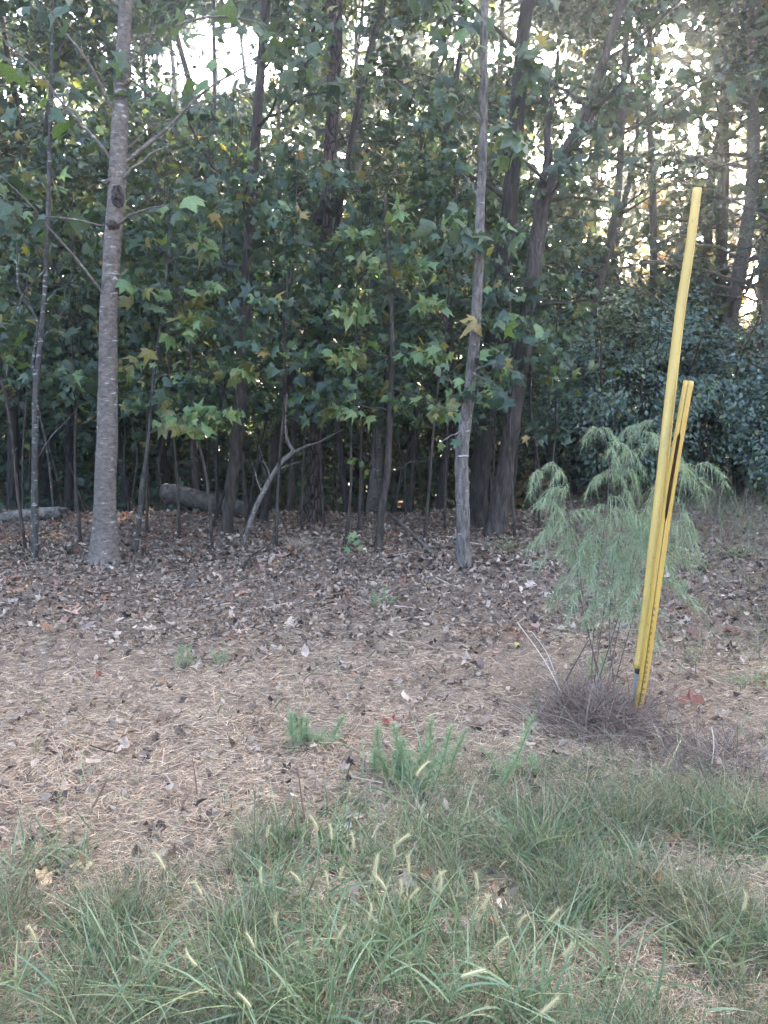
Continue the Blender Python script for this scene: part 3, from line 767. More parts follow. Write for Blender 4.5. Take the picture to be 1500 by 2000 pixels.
# thin saplings of the understory
for q in range(84):
    Y = 9.6 + 7 * rng.random()**.8
    px = rng.uniform(-20, 1060)
    x = (px - 750) / FPX * Y
    H = rng.uniform(2.6, 6.5)
    lean = rng.normal(0, .11)
    r0 = rng.uniform(.009, .03)
    w1 = 'slender' if r0 > .02 else 'pencil-thin' if r0 > .014 else 'whip-thin'
    w2 = 'upright' if abs(lean) < .03 else 'right-leaning' if lean > 0 else 'left-leaning'
    w3 = 'tall' if H > 4.8 else 'short' if H < 3.6 else 'mid-height'
    lab = unique([f'{w2} {w1} sapling {where(px)}', f'{w3} {w2} {w1} sapling {where(px)}', f'{w3} {w2} {w1} sapling in shade {where(px)}', f'{w2} {w1} sapling well back {where(px)}'])
    wood_tree('understory_sapling', lab, 'sapling', on_ground(x, Y), H, r0, (lean, rng.normal(0, .05)), [M_BARK_DARK, M_BARK_DARK, M_BARK_BROWN, M_BARK_DARK, M_BARK_BROWN, M_BARK_LICHEN][int(rng.integers(6))],
              int(rng.integers(4, 8)), .9, 12, 1.7, STAR, .12, {'dark': .45, 'mid': .5, 'bright': .1, 'yellow': .04}, 'thin saplings in the dim understory', spread=.35, sides=6, flare=0, twigs=True)

# leafy bushes on the right
BUSH = [(1215, 12.0, 3.3, 1.5, 'rounded blue-green bush behind the feathery fennel'), (1330, 12.6, 3.5, 1.6, 'tall blue-green evergreen bush behind the yellow posts'), (1450, 13.2, 3.0, 1.5, 'wide blue-green evergreen bush at the far right'),
        (1110, 13.5, 2.9, 1.3, 'dark green bush between the forked brown trunk and the fennel'), (1540, 12.2, 2.3, 1.2, 'low bush cut off at the right, beside the grassy patch')]
for px, Y, H, wd, lab in BUSH:
    x = (px - 750) / FPX * Y
    base = on_ground(x, Y); root = thing('evergreen_bush', lab, 'bush', base, 'evergreen bushes on the right')
    b_, c_ = Acc(), Acc()
    for s in range(7):
        a = rng.uniform(0, 6.28); e = np.array([math.cos(a) * wd * .7, math.sin(a) * wd * .6, H * rng.uniform(.6, .95)])
        lp = limb_path(np.array([math.cos(a) * .1, math.sin(a) * .1, -.05]), e, .05, .06)
        tube(b_, lp, np.linspace(.035, .008, len(lp)), 6, (.1, .1, .1), .05)
    tag(b_.obj('stems', M_BARK_DARK, root), kind='stuff')
    n = 11000
    u = nrm(rng.normal(size=(n, 3))); rr = rng.random((n, 1))**.45
    ctr = np.array([0, 0, H * .56]); pos = ctr + u * rr * np.array([wd, wd * .8, H * .47])
    pos += .16 * np.sin(pos[:, [1, 2, 0]] * 5 + px)            # uneven outline
    nz = fbm(pos[:, 0] * 2.2 + px, pos[:, 2] * 2.2 + 40)
    kp = (nz > .46) & keep_leaf(pos + base)
    pos, u = pos[kp], u[kp]; n = len(pos)
    fm = frames(u * .5 + np.array([0, -.4, .6]) + rng.normal(0, .4, (n, 3)), u + rng.normal(0, .5, (n, 3)) + np.array([0, 0, -.2]))
    cc = leaf_cols(n, {'blue': .5, 'dark': .1, 'mid': .3, 'bright': .06, 'yellow': .03}); sz = rng.uniform(.045, .10, n); w_ = rng.integers(0, 3, n)
    for q in range(3): scatter(c_, FARLEAF[q], pos[w_ == q], fm[w_ == q], sz[w_ == q], cc[w_ == q])
    tag(c_.obj('crown', M_WAXY, root), kind='stuff')

# far wood: the mass behind everything that reads as one
a = Acc(); n = 60000
Y = rng.uniform(31, 46, n); x = rng.uniform(-.72, 1.0, n) * Y
z = rng.random(n)**1.15 * (17 + 7 * fbm(x * .15, Y * .15)) * np.where(x / Y > .27, .40, 1) + ground_z(x, Y)
pos = np.stack([x, Y, z], -1)
kp = ((fbm(x * .5 + 9, z * .5) > .33) | (z < 2)) & keep_leaf(pos); pos = pos[kp]; n = len(pos)
fm = frames(np.array([0, -.5, .5]) + rng.normal(0, .5, (n, 3)), rng.normal(0, 1, (n, 3)) + np.array([0, 0, -.4]))
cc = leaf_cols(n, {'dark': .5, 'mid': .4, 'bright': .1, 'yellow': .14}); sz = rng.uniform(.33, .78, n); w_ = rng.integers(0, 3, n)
for q in range(3): scatter(a, FARLEAF[q], pos[w_ == q], fm[w_ == q], sz[w_ == q], cc[w_ == q])
tag(a.obj('far_woods', M_LEAF), 'far wood of dark leaves closing off the view behind the trees', 'woods', kind='stuff')
# the closed roof of the wood, above the frame and out to both sides
a = Acc(); n = 26000
x = rng.uniform(-42, 46, n); Y = rng.uniform(10.5, 48, n); z = 9.5 + 7 * rng.random(n) + .12 * (Y - 10)
side = rng.random(n) < .35
z = np.where(side, rng.random(n) * 12 + .3, z)
x = np.where(side, np.where(rng.random(n) < .6, -1, 1.25) * (Y * .72 + rng.uniform(0, 14, n)), x)
pos = np.stack([x, Y, z], -1); px_, py_ = project(pos)
inview = (px_ > -60) & (px_ < 1560) & (py_ > -60)
pos = pos[~inview]; n = len(pos)
fm = frames(np.array([0, -.1, .8]) + rng.normal(0, .5, (n, 3)), rng.normal(0, 1, (n, 3)))
cc = leaf_cols(n, {'dark': .6, 'mid': .4}); sz = rng.uniform(.6, 1.2, n); w_ = rng.integers(0, 3, n)
for q in range(3): scatter(a, FARLEAF[q], pos[w_ == q], fm[w_ == q], sz[w_ == q], cc[w_ == q])
tag(a.obj('forest_canopy', M_LEAF), 'closed roof of leaves of the wood, overhead and out to the sides', 'canopy', kind='stuff')
# low shade-loving undergrowth between the stems
a = Acc(); n = 46000
Y = 12.5 + 19 * rng.random(n)**.8; x = rng.uniform(-.66, .40, n) * Y
z = rng.random(n)**1.25 * 4.6 + ground_z(x, Y) + .05
pos = np.stack([x, Y, z], -1); kp = (fbm(x * .9, z * .9 + Y) > .36); pos = pos[kp]; n = len(pos)
fm = frames(np.array([0, -.4, .6]) + rng.normal(0, .5, (n, 3)), rng.normal(0, 1, (n, 3)) + np.array([0, 0, -.3]))
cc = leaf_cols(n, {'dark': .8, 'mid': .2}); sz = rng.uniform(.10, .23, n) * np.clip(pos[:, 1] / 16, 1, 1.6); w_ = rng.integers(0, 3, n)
for q in range(3): scatter(a, FARLEAF[q], pos[w_ == q], fm[w_ == q], sz[w_ == q], cc[w_ == q])
tag(a.obj('undergrowth', M_LEAF), 'dim leafy undergrowth between the stems deep in the wood', 'undergrowth', kind='stuff')

# ------------------------------------------------------------------ logs and sticks
def log_thing(name, label, cat, pts, Y0, Y1, w, mat, lump=.08, k=14, group=None, lift=None):
    q = []
    for j, (px, py) in enumerate(pts):
        t = j / (len(pts) - 1); q.append((*P(px, py, Y0 + (Y1 - Y0) * t), w * .5 * (Y0 + (Y1 - Y0) * t) / FPX * (1 - .15 * t)))
    pa = spline(q, 24); o = pa[0, :3].copy()
    root = thing(name, label, cat, o, group)
    a = Acc(); tube(a, pa[:, :3], pa[:, 3], k, (.2, .2, .2), lump, int(pts[0][0])); a.obj('bark', mat, root, origin=o)
    # splintered end
    e = Acc(); d = nrm(pa[-1, :3] - pa[-2, :3]); r_ = pa[-1, 3]
    for s in range(7):
        off = rng.normal(0, .4, 3) * r_; st = pa[-1, :3] + off - d * .05
        tube(e, np.stack([st, st + d * r_ * rng.uniform(.5, 1.4) + rng.normal(0, .1, 3) * r_]), [r_ * .35, r_ * .06], 5, (.3, .25, .2))
    e.obj('broken_end', M_LOG, root, origin=o)
    return root
log_thing('fallen_log', 'weathered grey log with a broken end beside the thin forked tree', 'log', [(-120, 1045), (-20, 1022), (50, 1006), (118, 1000)], 10.2, 10.6, 30, M_LOG)
log_thing('fallen_log', 'big rounded log lying in deep shade behind the brown leaning trunk', 'log', [(325, 964), (370, 972), (440, 986), (500, 998)], 11.3, 10.7, 40, M_LOG_DARK, .16, 22)
log_thing('fallen_pole', 'long thin fallen pole lying along the edge of the shade', 'log', [(125, 1022), (280, 1020), (420, 1019), (570, 1017)], 10.2, 10.4, 6, M_LOG, .05, 8)

def stick(label, pts, w, Y=None, mat=None, name='fallen_stick', cat='stick', forks=0, lift=.0, group='sticks and dead twigs on the ground', taper=.35):
    q = []
    for (px, py) in pts:
        p = G(px, py) if Y is None else P(px, py, Y)
        p = p + np.array([0, 0, w * .5 * p[1] / FPX + lift + rng.uniform(0, .012)]); q.append(p)
    pa = spline(np.array(q), 14); o = pa[0].copy(); r0 = w * .5 * o[1] / FPX
    root = thing(name, label, cat, o, group)
    a = Acc(); tube(a, pa, np.linspace(r0, r0 * taper, len(pa)), 7, (.2, .2, .2), .1, int(pts[0][0])); a.obj('stem', mat or M_BARK_PALE, root, origin=o)
    for f in range(forks):
        i_ = int(rng.integers(4, 11)); d = nrm(pa[-1] - pa[0]) + rng.normal(0, .5, 3); d[2] = abs(d[2]) * .6
        b_ = Acc(); tube(b_, spline(np.stack([pa[i_], pa[i_] + d * .12, pa[i_] + d * .22 + [0, 0, .03]]), 6), np.linspace(r0 * .5, r0 * .2, 6), 5, (.2, .2, .2)); b_.obj('twig', mat or M_BARK_PALE, root, origin=o)
stick('grey forked stick lying below the dead leaning sapling', [(375, 1145), (405, 1105), (425, 1080), (436, 1052)], 9, forks=2)
stick('black short twig propped in the leaf litter left of the centre', [(475, 1120), (490, 1098), (512, 1080)], 6, mat=M_BARK_DARK, forks=1, lift=.03)
stick('long straight dead stick slanting down right toward the pale trunk', [(720, 985), (770, 1020), (815, 1060), (850, 1095)], 7, forks=1, lift=.03)
stick('pale curved stick on the litter at the foot of the grey trunk', [(190, 1135), (250, 1118), (320, 1112)], 5)
stick('thin grey stick propped right of the stout grey trunk', [(155, 1062), (170, 1045), (182, 1035)], 6, lift=.05)
stick('bare grey branch lying flat between the grey trunk and the log', [(60, 1058), (130, 1068), (200, 1078)], 6)
stick('bent pale stick on the leaf litter right of the pale slender trunk', [(915, 1050), (960, 1068), (1020, 1090)], 5)
for lab, x0, y0, x1, y1, w in (('reddish stub of a cut stem sticking up from the straw at the left', 165, 1600, 210, 1520, 6), ('dark broken stem standing in straw beside the reddish stub', 195, 1590, 218, 1565, 9), ('short dark twig slanting up from the straw near the left tuft', 348, 1590, 372, 1545, 4),
                               ('slender reddish twig upright in the middle of the straw', 385, 1560, 375, 1480, 4), ('dead brown stem bent over right of the front seedling', 600, 1620, 582, 1500, 5), ('dead forked brown stem by the small feathery seedling', 590, 1640, 565, 1560, 5)):
    b0 = G(x0, y0); t1 = P(x1, y1, b0[1] + .03); o = b0
    root = thing('dead_weed', lab, 'twig', o, 'dead stems standing in the straw'); a = Acc()
    pa = spline(np.stack([b0 - [0, 0, .01], (b0 + t1) / 2 + rng.normal(0, .008, 3), t1]), 8)
    tube(a, pa, np.linspace(w * .5, w * .25, 8) * b0[1] / FPX, 6, (.13, .07, .05), .1); a.obj('stem', M_STEM, root, origin=o)

# ------------------------------------------------------------------ ground cover
def zone(x, Y):
    """returns (grass, straw, litter) densities 0..1"""
    px, py = project(np.stack([x, Y, np.zeros_like(x)], -1))
    n = (fbm(x * 1.6 + 20, Y * 1.6 + 20) - .5) * 2
    edge = np.interp(px, [-100, 250, 430, 520, 800, 1000, 1500, 1700], [1740, 1730, 1670, 1545, 1530, 1500, 1450, 1450]) + n * 90
    grass = np.clip((py - edge) / 110, 0, 1)
    litter = np.clip((1330 - py + n * 110) / 190, .13, 1)
    straw = np.clip((py - 1190 + n * 90) / 130, .05, 1)
    return grass, straw, litter

# dead grass thatch
a = Acc(); n = 185000
Y = 1.7 + rng.random(n)**1.35 * 5.6; x = rng.uniform(-.55, .55, n) * (Y + .2)
g, s, l = zone(x, Y); kp = rng.random(n) < s * (1 - .35 * g); x, Y = x[kp], Y[kp]; n = len(x)
root = np.stack([x, Y, ground_z(x, Y) + rng.uniform(-.006, .04, n)], -1)
swirl = fbm(x * 3, Y * 3) * 9
ang = np.where(rng.random(n) < .55, swirl + rng.normal(0, .5, n), rng.uniform(0, 2 * np.pi, n)); el = rng.normal(.10, .24, n)
d = np.stack([np.cos(ang), np.sin(ang), el], -1)
pal = np.array([(.44, .325, .21), (.36, .26, .17), (.54, .42, .29), (.20, .14, .09), (.43, .30, .19), (.30, .23, .16), (.07, .05, .036)])
cc = pal[rng.choice(7, n, p=[.2, .19, .10, .15, .14, .14, .08])] * rng.uniform(.75, 1.2, (n, 1))
wd = rng.uniform(.0009, .0026, n) * np.clip(Y / 3.2, .8, 1.5)
sd_ = np.cross(d, np.array([0, -.6, .8]) + rng.normal(0, .4, (n, 3))); ln_ = rng.uniform(.018, .066, n) * np.where(rng.random(n) < .04, 2.0, 1); bn_ = rng.uniform(-.9, .9, n)
h_ = (Y < 3.6) | (rng.random(n) < .3)
ribbons(a, root[h_], d[h_], ln_[h_], wd[h_], bn_[h_], cc[h_], 2, side=sd_[h_])
ribbons(a, root[~h_], d[~h_], ln_[~h_], wd[~h_], 0.0, cc[~h_], 1, side=sd_[~h_])
tag(a.obj('dead_grass', M_STRAW), 'pale mown dead grass lying over the clearing', 'dead grass', kind='stuff')

LIT = [curl(FARLEAF[0], 3.2, 0, 41), curl(FARLEAF[1], 2.2, 1, 42), curl(FARLEAF[1], 3.8, 0, 43), curl(FARLEAF[2], 1.6, 1, 44), DRY[1], DRY[4]]
DRYPAL = np.array([(.11, .08, .06), (.07, .052, .041), (.17, .125, .098), (.25, .19, .15), (.31, .24, .19), (.21, .152, .115), (.14, .09, .06), (.24, .135, .085), (.042, .032, .028), (.36, .285, .225)])
# leaf litter
a = Acc(); n = 92000
Y = 2.0 + rng.random(n)**1.2 * 14.0; x = rng.uniform(-.62, .66, n) * (Y + .5)
g, s, l = zone(x, Y); px_, py_ = project(np.stack([x, Y, 0 * x], -1))
kp = rng.random(n) < l * (1 - .5 * g) * np.where((px_ > 1150) & (py_ < 1080), .5, 1); x, Y = x[kp], Y[kp]; n = len(x)
for o_ in [q for q in bpy.data.objects if q.type == 'EMPTY' and q.get('group') in ('trees along the front edge of the woods', 'leafy saplings along the edge of the wood')]:
    m_ = 90; an_ = rng.uniform(0, 6.28, m_); rr_ = .07 + np.abs(rng.normal(0, .12, m_))
    x = np.r_[x, o_.location[0] + np.cos(an_) * rr_]; Y = np.r_[Y, o_.location[1] + np.sin(an_) * rr_]
n = len(x)
pos = np.stack([x, Y, ground_z(x, Y) + rng.uniform(.002, .045, n)], -1)
fm = frames(np.array([0, 0, 1.0]) + rng.normal(0, .5, (n, 3)), rng.normal(0, 1, (n, 3)))
cc = DRYPAL[rng.choice(len(DRYPAL), n, p=[.16, .13, .15, .14, .09, .13, .07, .03, .06, .04])] * rng.uniform(.75, 1.2, (n, 1))
deep = np.clip((Y - 7.2) / 2.0, 0, 1)[:, None]
rust = rng.random((n, 1)) < .14 * deep
cc = np.where(rust, np.array([.20, .085, .05]) * rng.uniform(.6, 1.2, (n, 1)), cc)
sz = rng.uniform(.020, .058, n) * np.where(Y > 7, 1.25, 1); w_ = rng.choice(len(LIT), n, p=[.22, .2, .2, .16, .11, .11])
for q in range(len(LIT)): scatter(a, LIT[q], pos[w_ == q], fm[w_ == q], sz[w_ == q], cc[w_ == q])
tag(a.obj('leaf_litter', M_DRY, smooth=False), 'litter of small curled brown leaves covering the ground by the trees', 'leaf litter', kind='stuff')
# bits of twig and bark among the leaves
a = Acc(); n = 5000
Y = 2.4 + rng.random(n) * 9; x = rng.uniform(-.6, .62, n) * Y
g, s, l = zone(x, Y); kp = rng.random(n) < l; x, Y = x[kp], Y[kp]; n = len(x)
ang = rng.uniform(0, 6.28, n); d = np.stack([np.cos(ang), np.sin(ang), rng.normal(.05, .15, n)], -1)
ribbons(a, np.stack([x, Y, ground_z(x, Y) + .02], -1), d, rng.uniform(.05, .25, n), rng.uniform(.003, .008, n), rng.uniform(-.2, .2, n), DRYPAL[rng.integers(0, len(DRYPAL), n)], 2, taper=False)
tag(a.obj('twig_litter', M_STRAW), 'broken bits of twig strewn among the fallen leaves', 'twigs', kind='stuff')

# single fallen leaves, each an object
FALL = {'rust-red': (.17, .062, .042), 'orange-brown': (.22, .11, .062), 'pale tan': (.32, .25, .20), 'dull brown': (.15, .10, .075), 'blackish brown': (.045, .036, .034), 'pinkish tan': (.28, .175, .14), 'grey-brown': (.23, .19, .17), 'dark chestnut': (.10, .055, .042)}
SHAPE = [('half-rolled star-shaped', 0), ('tightly curled lobed', 1), ('rolled narrow', 2), ('arched oval', 3), ('cupped lobed', 4), ('bowed oval', 5)]
FM = {}
def fallen_leaf(p, colname, si, size, label, group, tilt=.35, col=None):
    size *= .84
    key = (colname, si)
    if key not in FM:
        tv, tf = DRY[si]; c = np.array(col or FALL[colname])
        FM[key] = make_mesh('fallen_leaf', tv, tf, c * np.random.default_rng(si).uniform(.85, 1.12, (len(tv), 1)), M_DRY, False)
    o = link('fallen_leaf', FM[key]); tag(o, label, 'leaf', group)
    m = frames(np.array([[0, -.15, 1.0]]) + rng.normal(0, tilt, (1, 3)), rng.normal(0, 1, (1, 3)))[0]
    Mx = np.eye(4); Mx[:3, :3] = m * size; Mx[:3, 3] = p + np.array([0, 0, .012 + .1 * size]); o.matrix_world = Matrix(Mx.tolist())
    return o
SPECIAL = [(760, 1412, 'crimson', 0, .075, 'small bright crimson leaf on the straw behind the feathery seedlings', (.22, .025, .03)), (1290, 1745, 'orange', 0, .085, 'bright orange lobed leaf caught in the grass at the right', (.36, .14, .04)),
           (1014, 1268, 'yellow', 3, .075, 'single clean yellow leaf lying left of the dry brush', (.42, .35, .13)), (187, 1697, 'cream', 3, .11, 'flat creamy-yellow oval leaf on the straw at the left', (.46, .38, .22)),
           (685, 1618, 'silver', 2, .12, 'silvery rolled leaf standing up in the front grass', (.40, .37, .34)), (75, 1728, 'apricot', 4, .07, 'apricot lobed leaf at the edge of the front-left grass', (.55, .36, .2)),
           (1350, 1385, 'scarlet_brown', 4, .12, 'large red-brown leaf right of the foot of the yellow posts', (.15, .06, .042)), (460, 1163, 'salmon', 4, .13, 'large salmon-pink leaf on the litter below the dead sapling', (.30, .13, .09)),
           (140, 1200, 'peach', 0, .15, 'big peach-coloured star leaf on the litter at the left', (.36, .22, .155)), (190, 1165, 'pink', 4, .14, 'pinkish broad leaf just below the stout grey trunk', (.31, .175, .135)), (20, 1140, 'rusty_orange', 0, .14, 'rusty orange leaf at the far left of the litter', (.24, .105, .06)),
           (380, 1305, 'white', 0, .09, 'whitish curled lobed leaf beside the tiny seedlings', (.38, .34, .29)), (375, 1290, 'bone', 2, .1, 'bone-pale rolled leaf in the middle of the straw', (.36, .31, .26)), (1195, 1770, 'chalk', 3, .08, 'chalky pale leaf in the grass at the right', (.40, .36, .31)),
           (1320, 1655, 'ruddy', 1, .07, 'ruddy curled leaf in the grass far right', (.3, .12, .06)), (895, 1770, 'buff', 3, .09, 'buff leaf tilted up in the front grass', (.48, .33, .24)), (840, 1725, 'brick', 1, .06, 'brick-brown leaf among the foxtail heads', (.36, .16, .1)),
           (940, 1310, 'umber', 5, .16, 'large dark arched leaf in front of the pale trunk', (.10, .075, .07)), (1090, 1230, 'ash', 4, .12, 'ashy pale leaf on the litter below the fennel', (.28, .24, .20))]
for px, py, cn, si, sz, lab, c in SPECIAL:
    fallen_leaf(G(px, py), cn, si, sz, lab, 'fallen leaves on the clearing', .3, c)
names = list(FALL)
cnt = 0
while cnt < 281:
    px, py = rng.uniform(-10, 1510), 1085 + 560 * rng.random()**1.5
    p = G(px, py); g, s, l = zone(np.array([p[0]]), np.array([p[1]]))
    if rng.random() > max(l[0], .30) * (1 - .6 * g[0]): continue
    pw = [.03, .06, .26, .16, .22, .07, .12, .08] if py > 1260 else [.13, .12, .24, .14, .10, .12, .10, .05] if px < 560 else [.05, .05, .30, .18, .16, .05, .16, .05]
    cn = names[int(rng.choice(8, p=pw))]; si = int(rng.choice(6, p=[.22, .18, .14, .16, .18, .12]))
    size = rng.uniform(.06, .13) if py < 1300 else rng.uniform(.05, .095)
    zn = 'on litter near trees' if py < 1140 else 'on littered ground' if py < 1250 else 'on dead grass' if py < 1450 else 'near the grass'
    lf = 'below the forked tree' if px < 140 else 'below the grey trunk' if px < 320 else 'below the dead sapling' if px < 540 else 'below the plated trunk' if px < 690 else 'below the bright sapling' if px < 830 else 'below the pale trunk' if px < 1010 else 'below the fennel' if px < 1240 else 'right of the yellow posts'
    big = 'large' if size > .105 else 'small' if size < .07 else 'medium'
    lab = unique([f'{SHAPE[si][0]} {cn} leaf {zn} {lf}', f'{big} {SHAPE[si][0]} {cn} leaf {zn} {lf}'])
    fallen_leaf(p, cn, si, size, lab, 'fallen leaves on the clearing', .42)
    cnt += 1

# living grass: fine hair grass and broader blades, one mass
a = Acc(); n = 170000
Y = 1.35 + rng.random(n)**1.3 * 2.9; x = rng.uniform(-.66, .66, n) * (Y + .4)
g, s, l = zone(x, Y); tuft = fbm(x * 5 + 3, Y * 5)
kp = rng.random(n) < g**1.2 * np.clip((tuft - .40 + .10 * np.clip((2.3 - Y) / .5, 0, 1)) * 7, .06, 1); x, Y = x[kp], Y[kp]; n = len(x)
tone = fbm(x * 1.3 + 60, Y * 1.3)[:, None]
root = np.stack([x, Y, ground_z(x, Y) - .005], -1)
d = np.stack([rng.normal(0, .55, n), rng.normal(0, .5, n), np.ones(n)], -1)
cA = np.array([(.10, .138, .072), (.08, .115, .06), (.15, .172, .092), (.25, .215, .135), (.33, .27, .19), (.07, .06, .045)])[rng.choice(6, n, p=[.22, .18, .19, .16, .15, .10])] * rng.uniform(.75, 1.25, (n, 1))
tf = np.clip((fbm(x * 5 + 3, Y * 5) - .30) * 3.2, .25, 1.3)
ribbons(a, root, d, rng.uniform(.05, .19, n) * tf, rng.uniform(.0012, .0028, n), rng.uniform(.1, .9, n), cA, 2)
n = 21000
Y = 1.35 + rng.random(n)**1.2 * 2.9; x = rng.uniform(-.66, .66, n) * (Y + .4)
g, s, l = zone(x, Y); tuft = fbm(x * 3.2 + 13, Y * 3.2 + 5)
pxx, _ = project(np.stack([x, Y, 0 * x], -1))
kp = rng.random(n) < (g + .05) * np.clip((tuft - .42) * 7, .04, 1) * np.where(pxx > 430, 1, .6); x, Y = x[kp], Y[kp]; n = len(x)
root = np.stack([x, Y, ground_z(x, Y) - .005], -1)
d = np.stack([rng.normal(0, .6, n), rng.normal(0, .5, n), np.ones(n)], -1)
cB = np.array([(.115, .162, .082), (.15, .20, .108), (.07, .108, .05), (.19, .22, .12), (.27, .245, .14)])[rng.choice(5, n, p=[.3, .25, .2, .15, .1])] * rng.uniform(.8, 1.2, (n, 1))
tf = np.clip((fbm(x * 3.2 + 13, Y * 3.2 + 5) - .34) * 4.5, .4, 1.5)
ribbons(a, root, d, rng.uniform(.06, .19, n) * tf, rng.uniform(.0026, .0068, n), rng.uniform(.2, 1.0, n), cB, 4)
tag(a.obj('grass', M_GRASS), 'rough green and straw-coloured grass across the front of the clearing', 'grass', kind='stuff')

# scattered thin weeds and grass on the right and at the wood's edge
a = Acc(); n = 16000
Y = rng.uniform(4.0, 13.5, n); x = rng.uniform(.12, .66, n) * Y
px_, py_ = project(np.stack([x, Y, 0 * x], -1)); dens = np.clip((px_ - 1090) / 260, 0, 1) * np.clip((fbm(x * 1.7, Y * 1.7 + 31) - .42) * 7, .06, 1)
kp = rng.random(n) < dens; x, Y = x[kp], Y[kp]; n = len(x)
root = np.stack([x, Y, ground_z(x, Y)], -1); d = np.stack([rng.normal(0, .5, n), rng.normal(0, .4, n), np.ones(n)], -1)
cA = np.array([(.10, .14, .06), (.15, .17, .08), (.25, .21, .14), (.17, .125, .095), (.12, .09, .07)])[rng.integers(0, 5, n)]
ribbons(a, root, d, rng.uniform(.08, .30, n) * np.clip((Y - 3) / 4.5, .5, 2.4), rng.uniform(.003, .007, n), rng.uniform(.1, .8, n), cA, 3)
tag(a.obj('weedy_grass', M_GRASS), 'sparse weedy grass on the ground to the right of the posts', 'grass', kind='stuff')

# distinct tufts of grass
def tuft(px, py, label, n, h, spread, cols, wid=(.003, .007), lean=(0, 0), bend=(.2, .9), name='grass_tuft', mat=M_GRASS, cat='grass tuft', group='separate tufts of grass', w0=.05):
    b0 = G(px, py); root = thing(name, label, cat, b0, group)
    a = Acc(); r0 = np.stack([rng.normal(0, w0, n), rng.normal(0, w0, n), np.full(n, -.005)], -1)
    d = np.stack([rng.normal(lean[0], spread, n), rng.normal(lean[1], spread, n), np.ones(n)], -1)
    c = np.array(cols)[rng.integers(0, len(cols), n)] * rng.uniform(.8, 1.2, (n, 1))
    bd = nrm(np.stack([d[:, 0] + rng.normal(0, .3, n), d[:, 1] + rng.normal(0, .3, n), np.full(n, -.55)], -1))
    ribbons(a, r0, d, h * rng.uniform(.5, 1.1, n), rng.uniform(*wid, n), rng.uniform(*bend, n), c, 6, bdir=bd)
    tag(a.obj('blades', mat, root), kind='stuff')
GB = [(.115, .16, .08), (.15, .195, .11), (.08, .118, .052), (.19, .215, .115)]
GY = [(.15, .17, .08), (.22, .21, .11), (.11, .14, .06)]
GS = [(.42, .33, .23), (.36, .27, .19), (.30, .24, .17)]
GD = [(.12, .085, .07), (.17, .125, .10), (.085, .06, .05), (.22, .17, .135)]
for t_ in [(60, 1700, 'green tuft of blades at the left edge of the straw', 60, .26, .5, GB), (120, 1700, 'bluish tuft leaning right at the left edge of the straw', 40, .24, .5, GB), (470, 1990, 'big fountain of long pale blades at the front, left of the middle', 64, .46, .5, GB + GY),
           (620, 2010, 'dense yellow-green clump at the bottom of the front grass', 90, .34, .5, GY + GB), (200, 1830, 'dark green clump of stiff blades at the front left', 90, .2, .55, [(.07, .11, .045), (.09, .13, .055)]), (880, 1640, 'bright green tuft right of the middle in the front grass', 80, .26, .55, GB),
           (1010, 1660, 'lush green tuft in the middle of the right-hand grass', 120, .28, .6, GB), (800, 1560, 'narrow blades growing through the feathery seedlings', 40, .30, .35, GB), (1250, 1690, 'thin blue-green tuft in front of the posts', 50, .25, .5, GB), (1230, 1580, 'small tuft of thin grass below the posts', 40, .2, .5, GB + GY),
           (1040, 2005, 'stiff upright green blades at the bottom right', 40, .42, .3, GB), (1390, 1880, 'soft yellow-green clump at the bottom right', 90, .22, .6, GY), (490, 1590, 'short upright blades in the straw left of the seedlings', 24, .16, .2, GB), (425, 1560, 'two or three lone blades standing in the straw', 8, .12, .15, GB),
           (1320, 1460, 'olive tuft right of the foot of the posts', 70, .22, .5, GY + GS), (1340, 1560, 'limp green tuft at the right below the brush', 50, .2, .6, GB), (990, 1075, 'green tuft at the foot of the leaning brown trunk', 50, .28, .5, GY), (1440, 1090, 'weedy tuft at the right edge of the litter', 60, .3, .6, GY), (1340, 1110, 'thin tuft just right of the posts on the litter', 40, .28, .6, GY), (1470, 1340, 'green tuft at the far right of the clearing', 60, .2, .6, GB + GY),
           (30, 1960, 'pale green blades in the bottom left corner', 70, .3, .5, GB + GY), (310, 1960, 'mixed green clump at the bottom left', 90, .25, .55, GY + GB), (760, 1850, 'upright pale blades among the foxtails', 70, .3, .35, GY), (1180, 1900, 'drooping blue-green tuft at the bottom right', 60, .28, .6, GB), (560, 1760, 'bluish tuft among the foxtails left of the middle', 60, .24, .5, GB), (690, 1700, 'loose green tuft behind the foxtails', 60, .22, .55, GB)]:
    tuft(*t_)
for t_ in [(1455, 1285, 'pale straw tuft at the far right of the clearing', 70, .14, .7, GS), (1355, 1285, 'small pale straw tuft right of the yellow posts', 40, .12, .7, GS), (822, 1240, 'little blond tuft of dead grass in front of the pale trunk', 40, .1, .7, GS), (1420, 1490, 'brown-tan dead tuft at the right below the posts', 140, .2, .8, GS + GD)]:
    tuft(*t_, wid=(.002, .004), name='dead_grass_tuft', mat=M_STRAW, cat='dead grass', group='tufts of dead grass')
for t_ in [(1165, 1405, 'wide grey-brown clump of dead brush left of the foot of the posts', 1100, .38, .65, GD, (.0018, .0038), (-.1, -.1), (.1, .7)), (1235, 1440, 'low dead brush wrapped round the foot of the yellow posts', 480, .24, .75, GD, (.0018, .0038), (0, -.2), (.1, .7)), (1390, 1490, 'small brown clump of dead brush at the right', 620, .25, .7, GD, (.0018, .004), (0, 0), (.1, .7)),
           (1300, 1490, 'sprawling brown brush between the posts and the small brown clump', 460, .20, .9, GD + GS, (.0018, .0035), (0, 0), (.1, .7))]:
    tuft(*t_, name='dead_brush', mat=M_STRAW, cat='brush', group='clumps of dead brush', w0=.14)
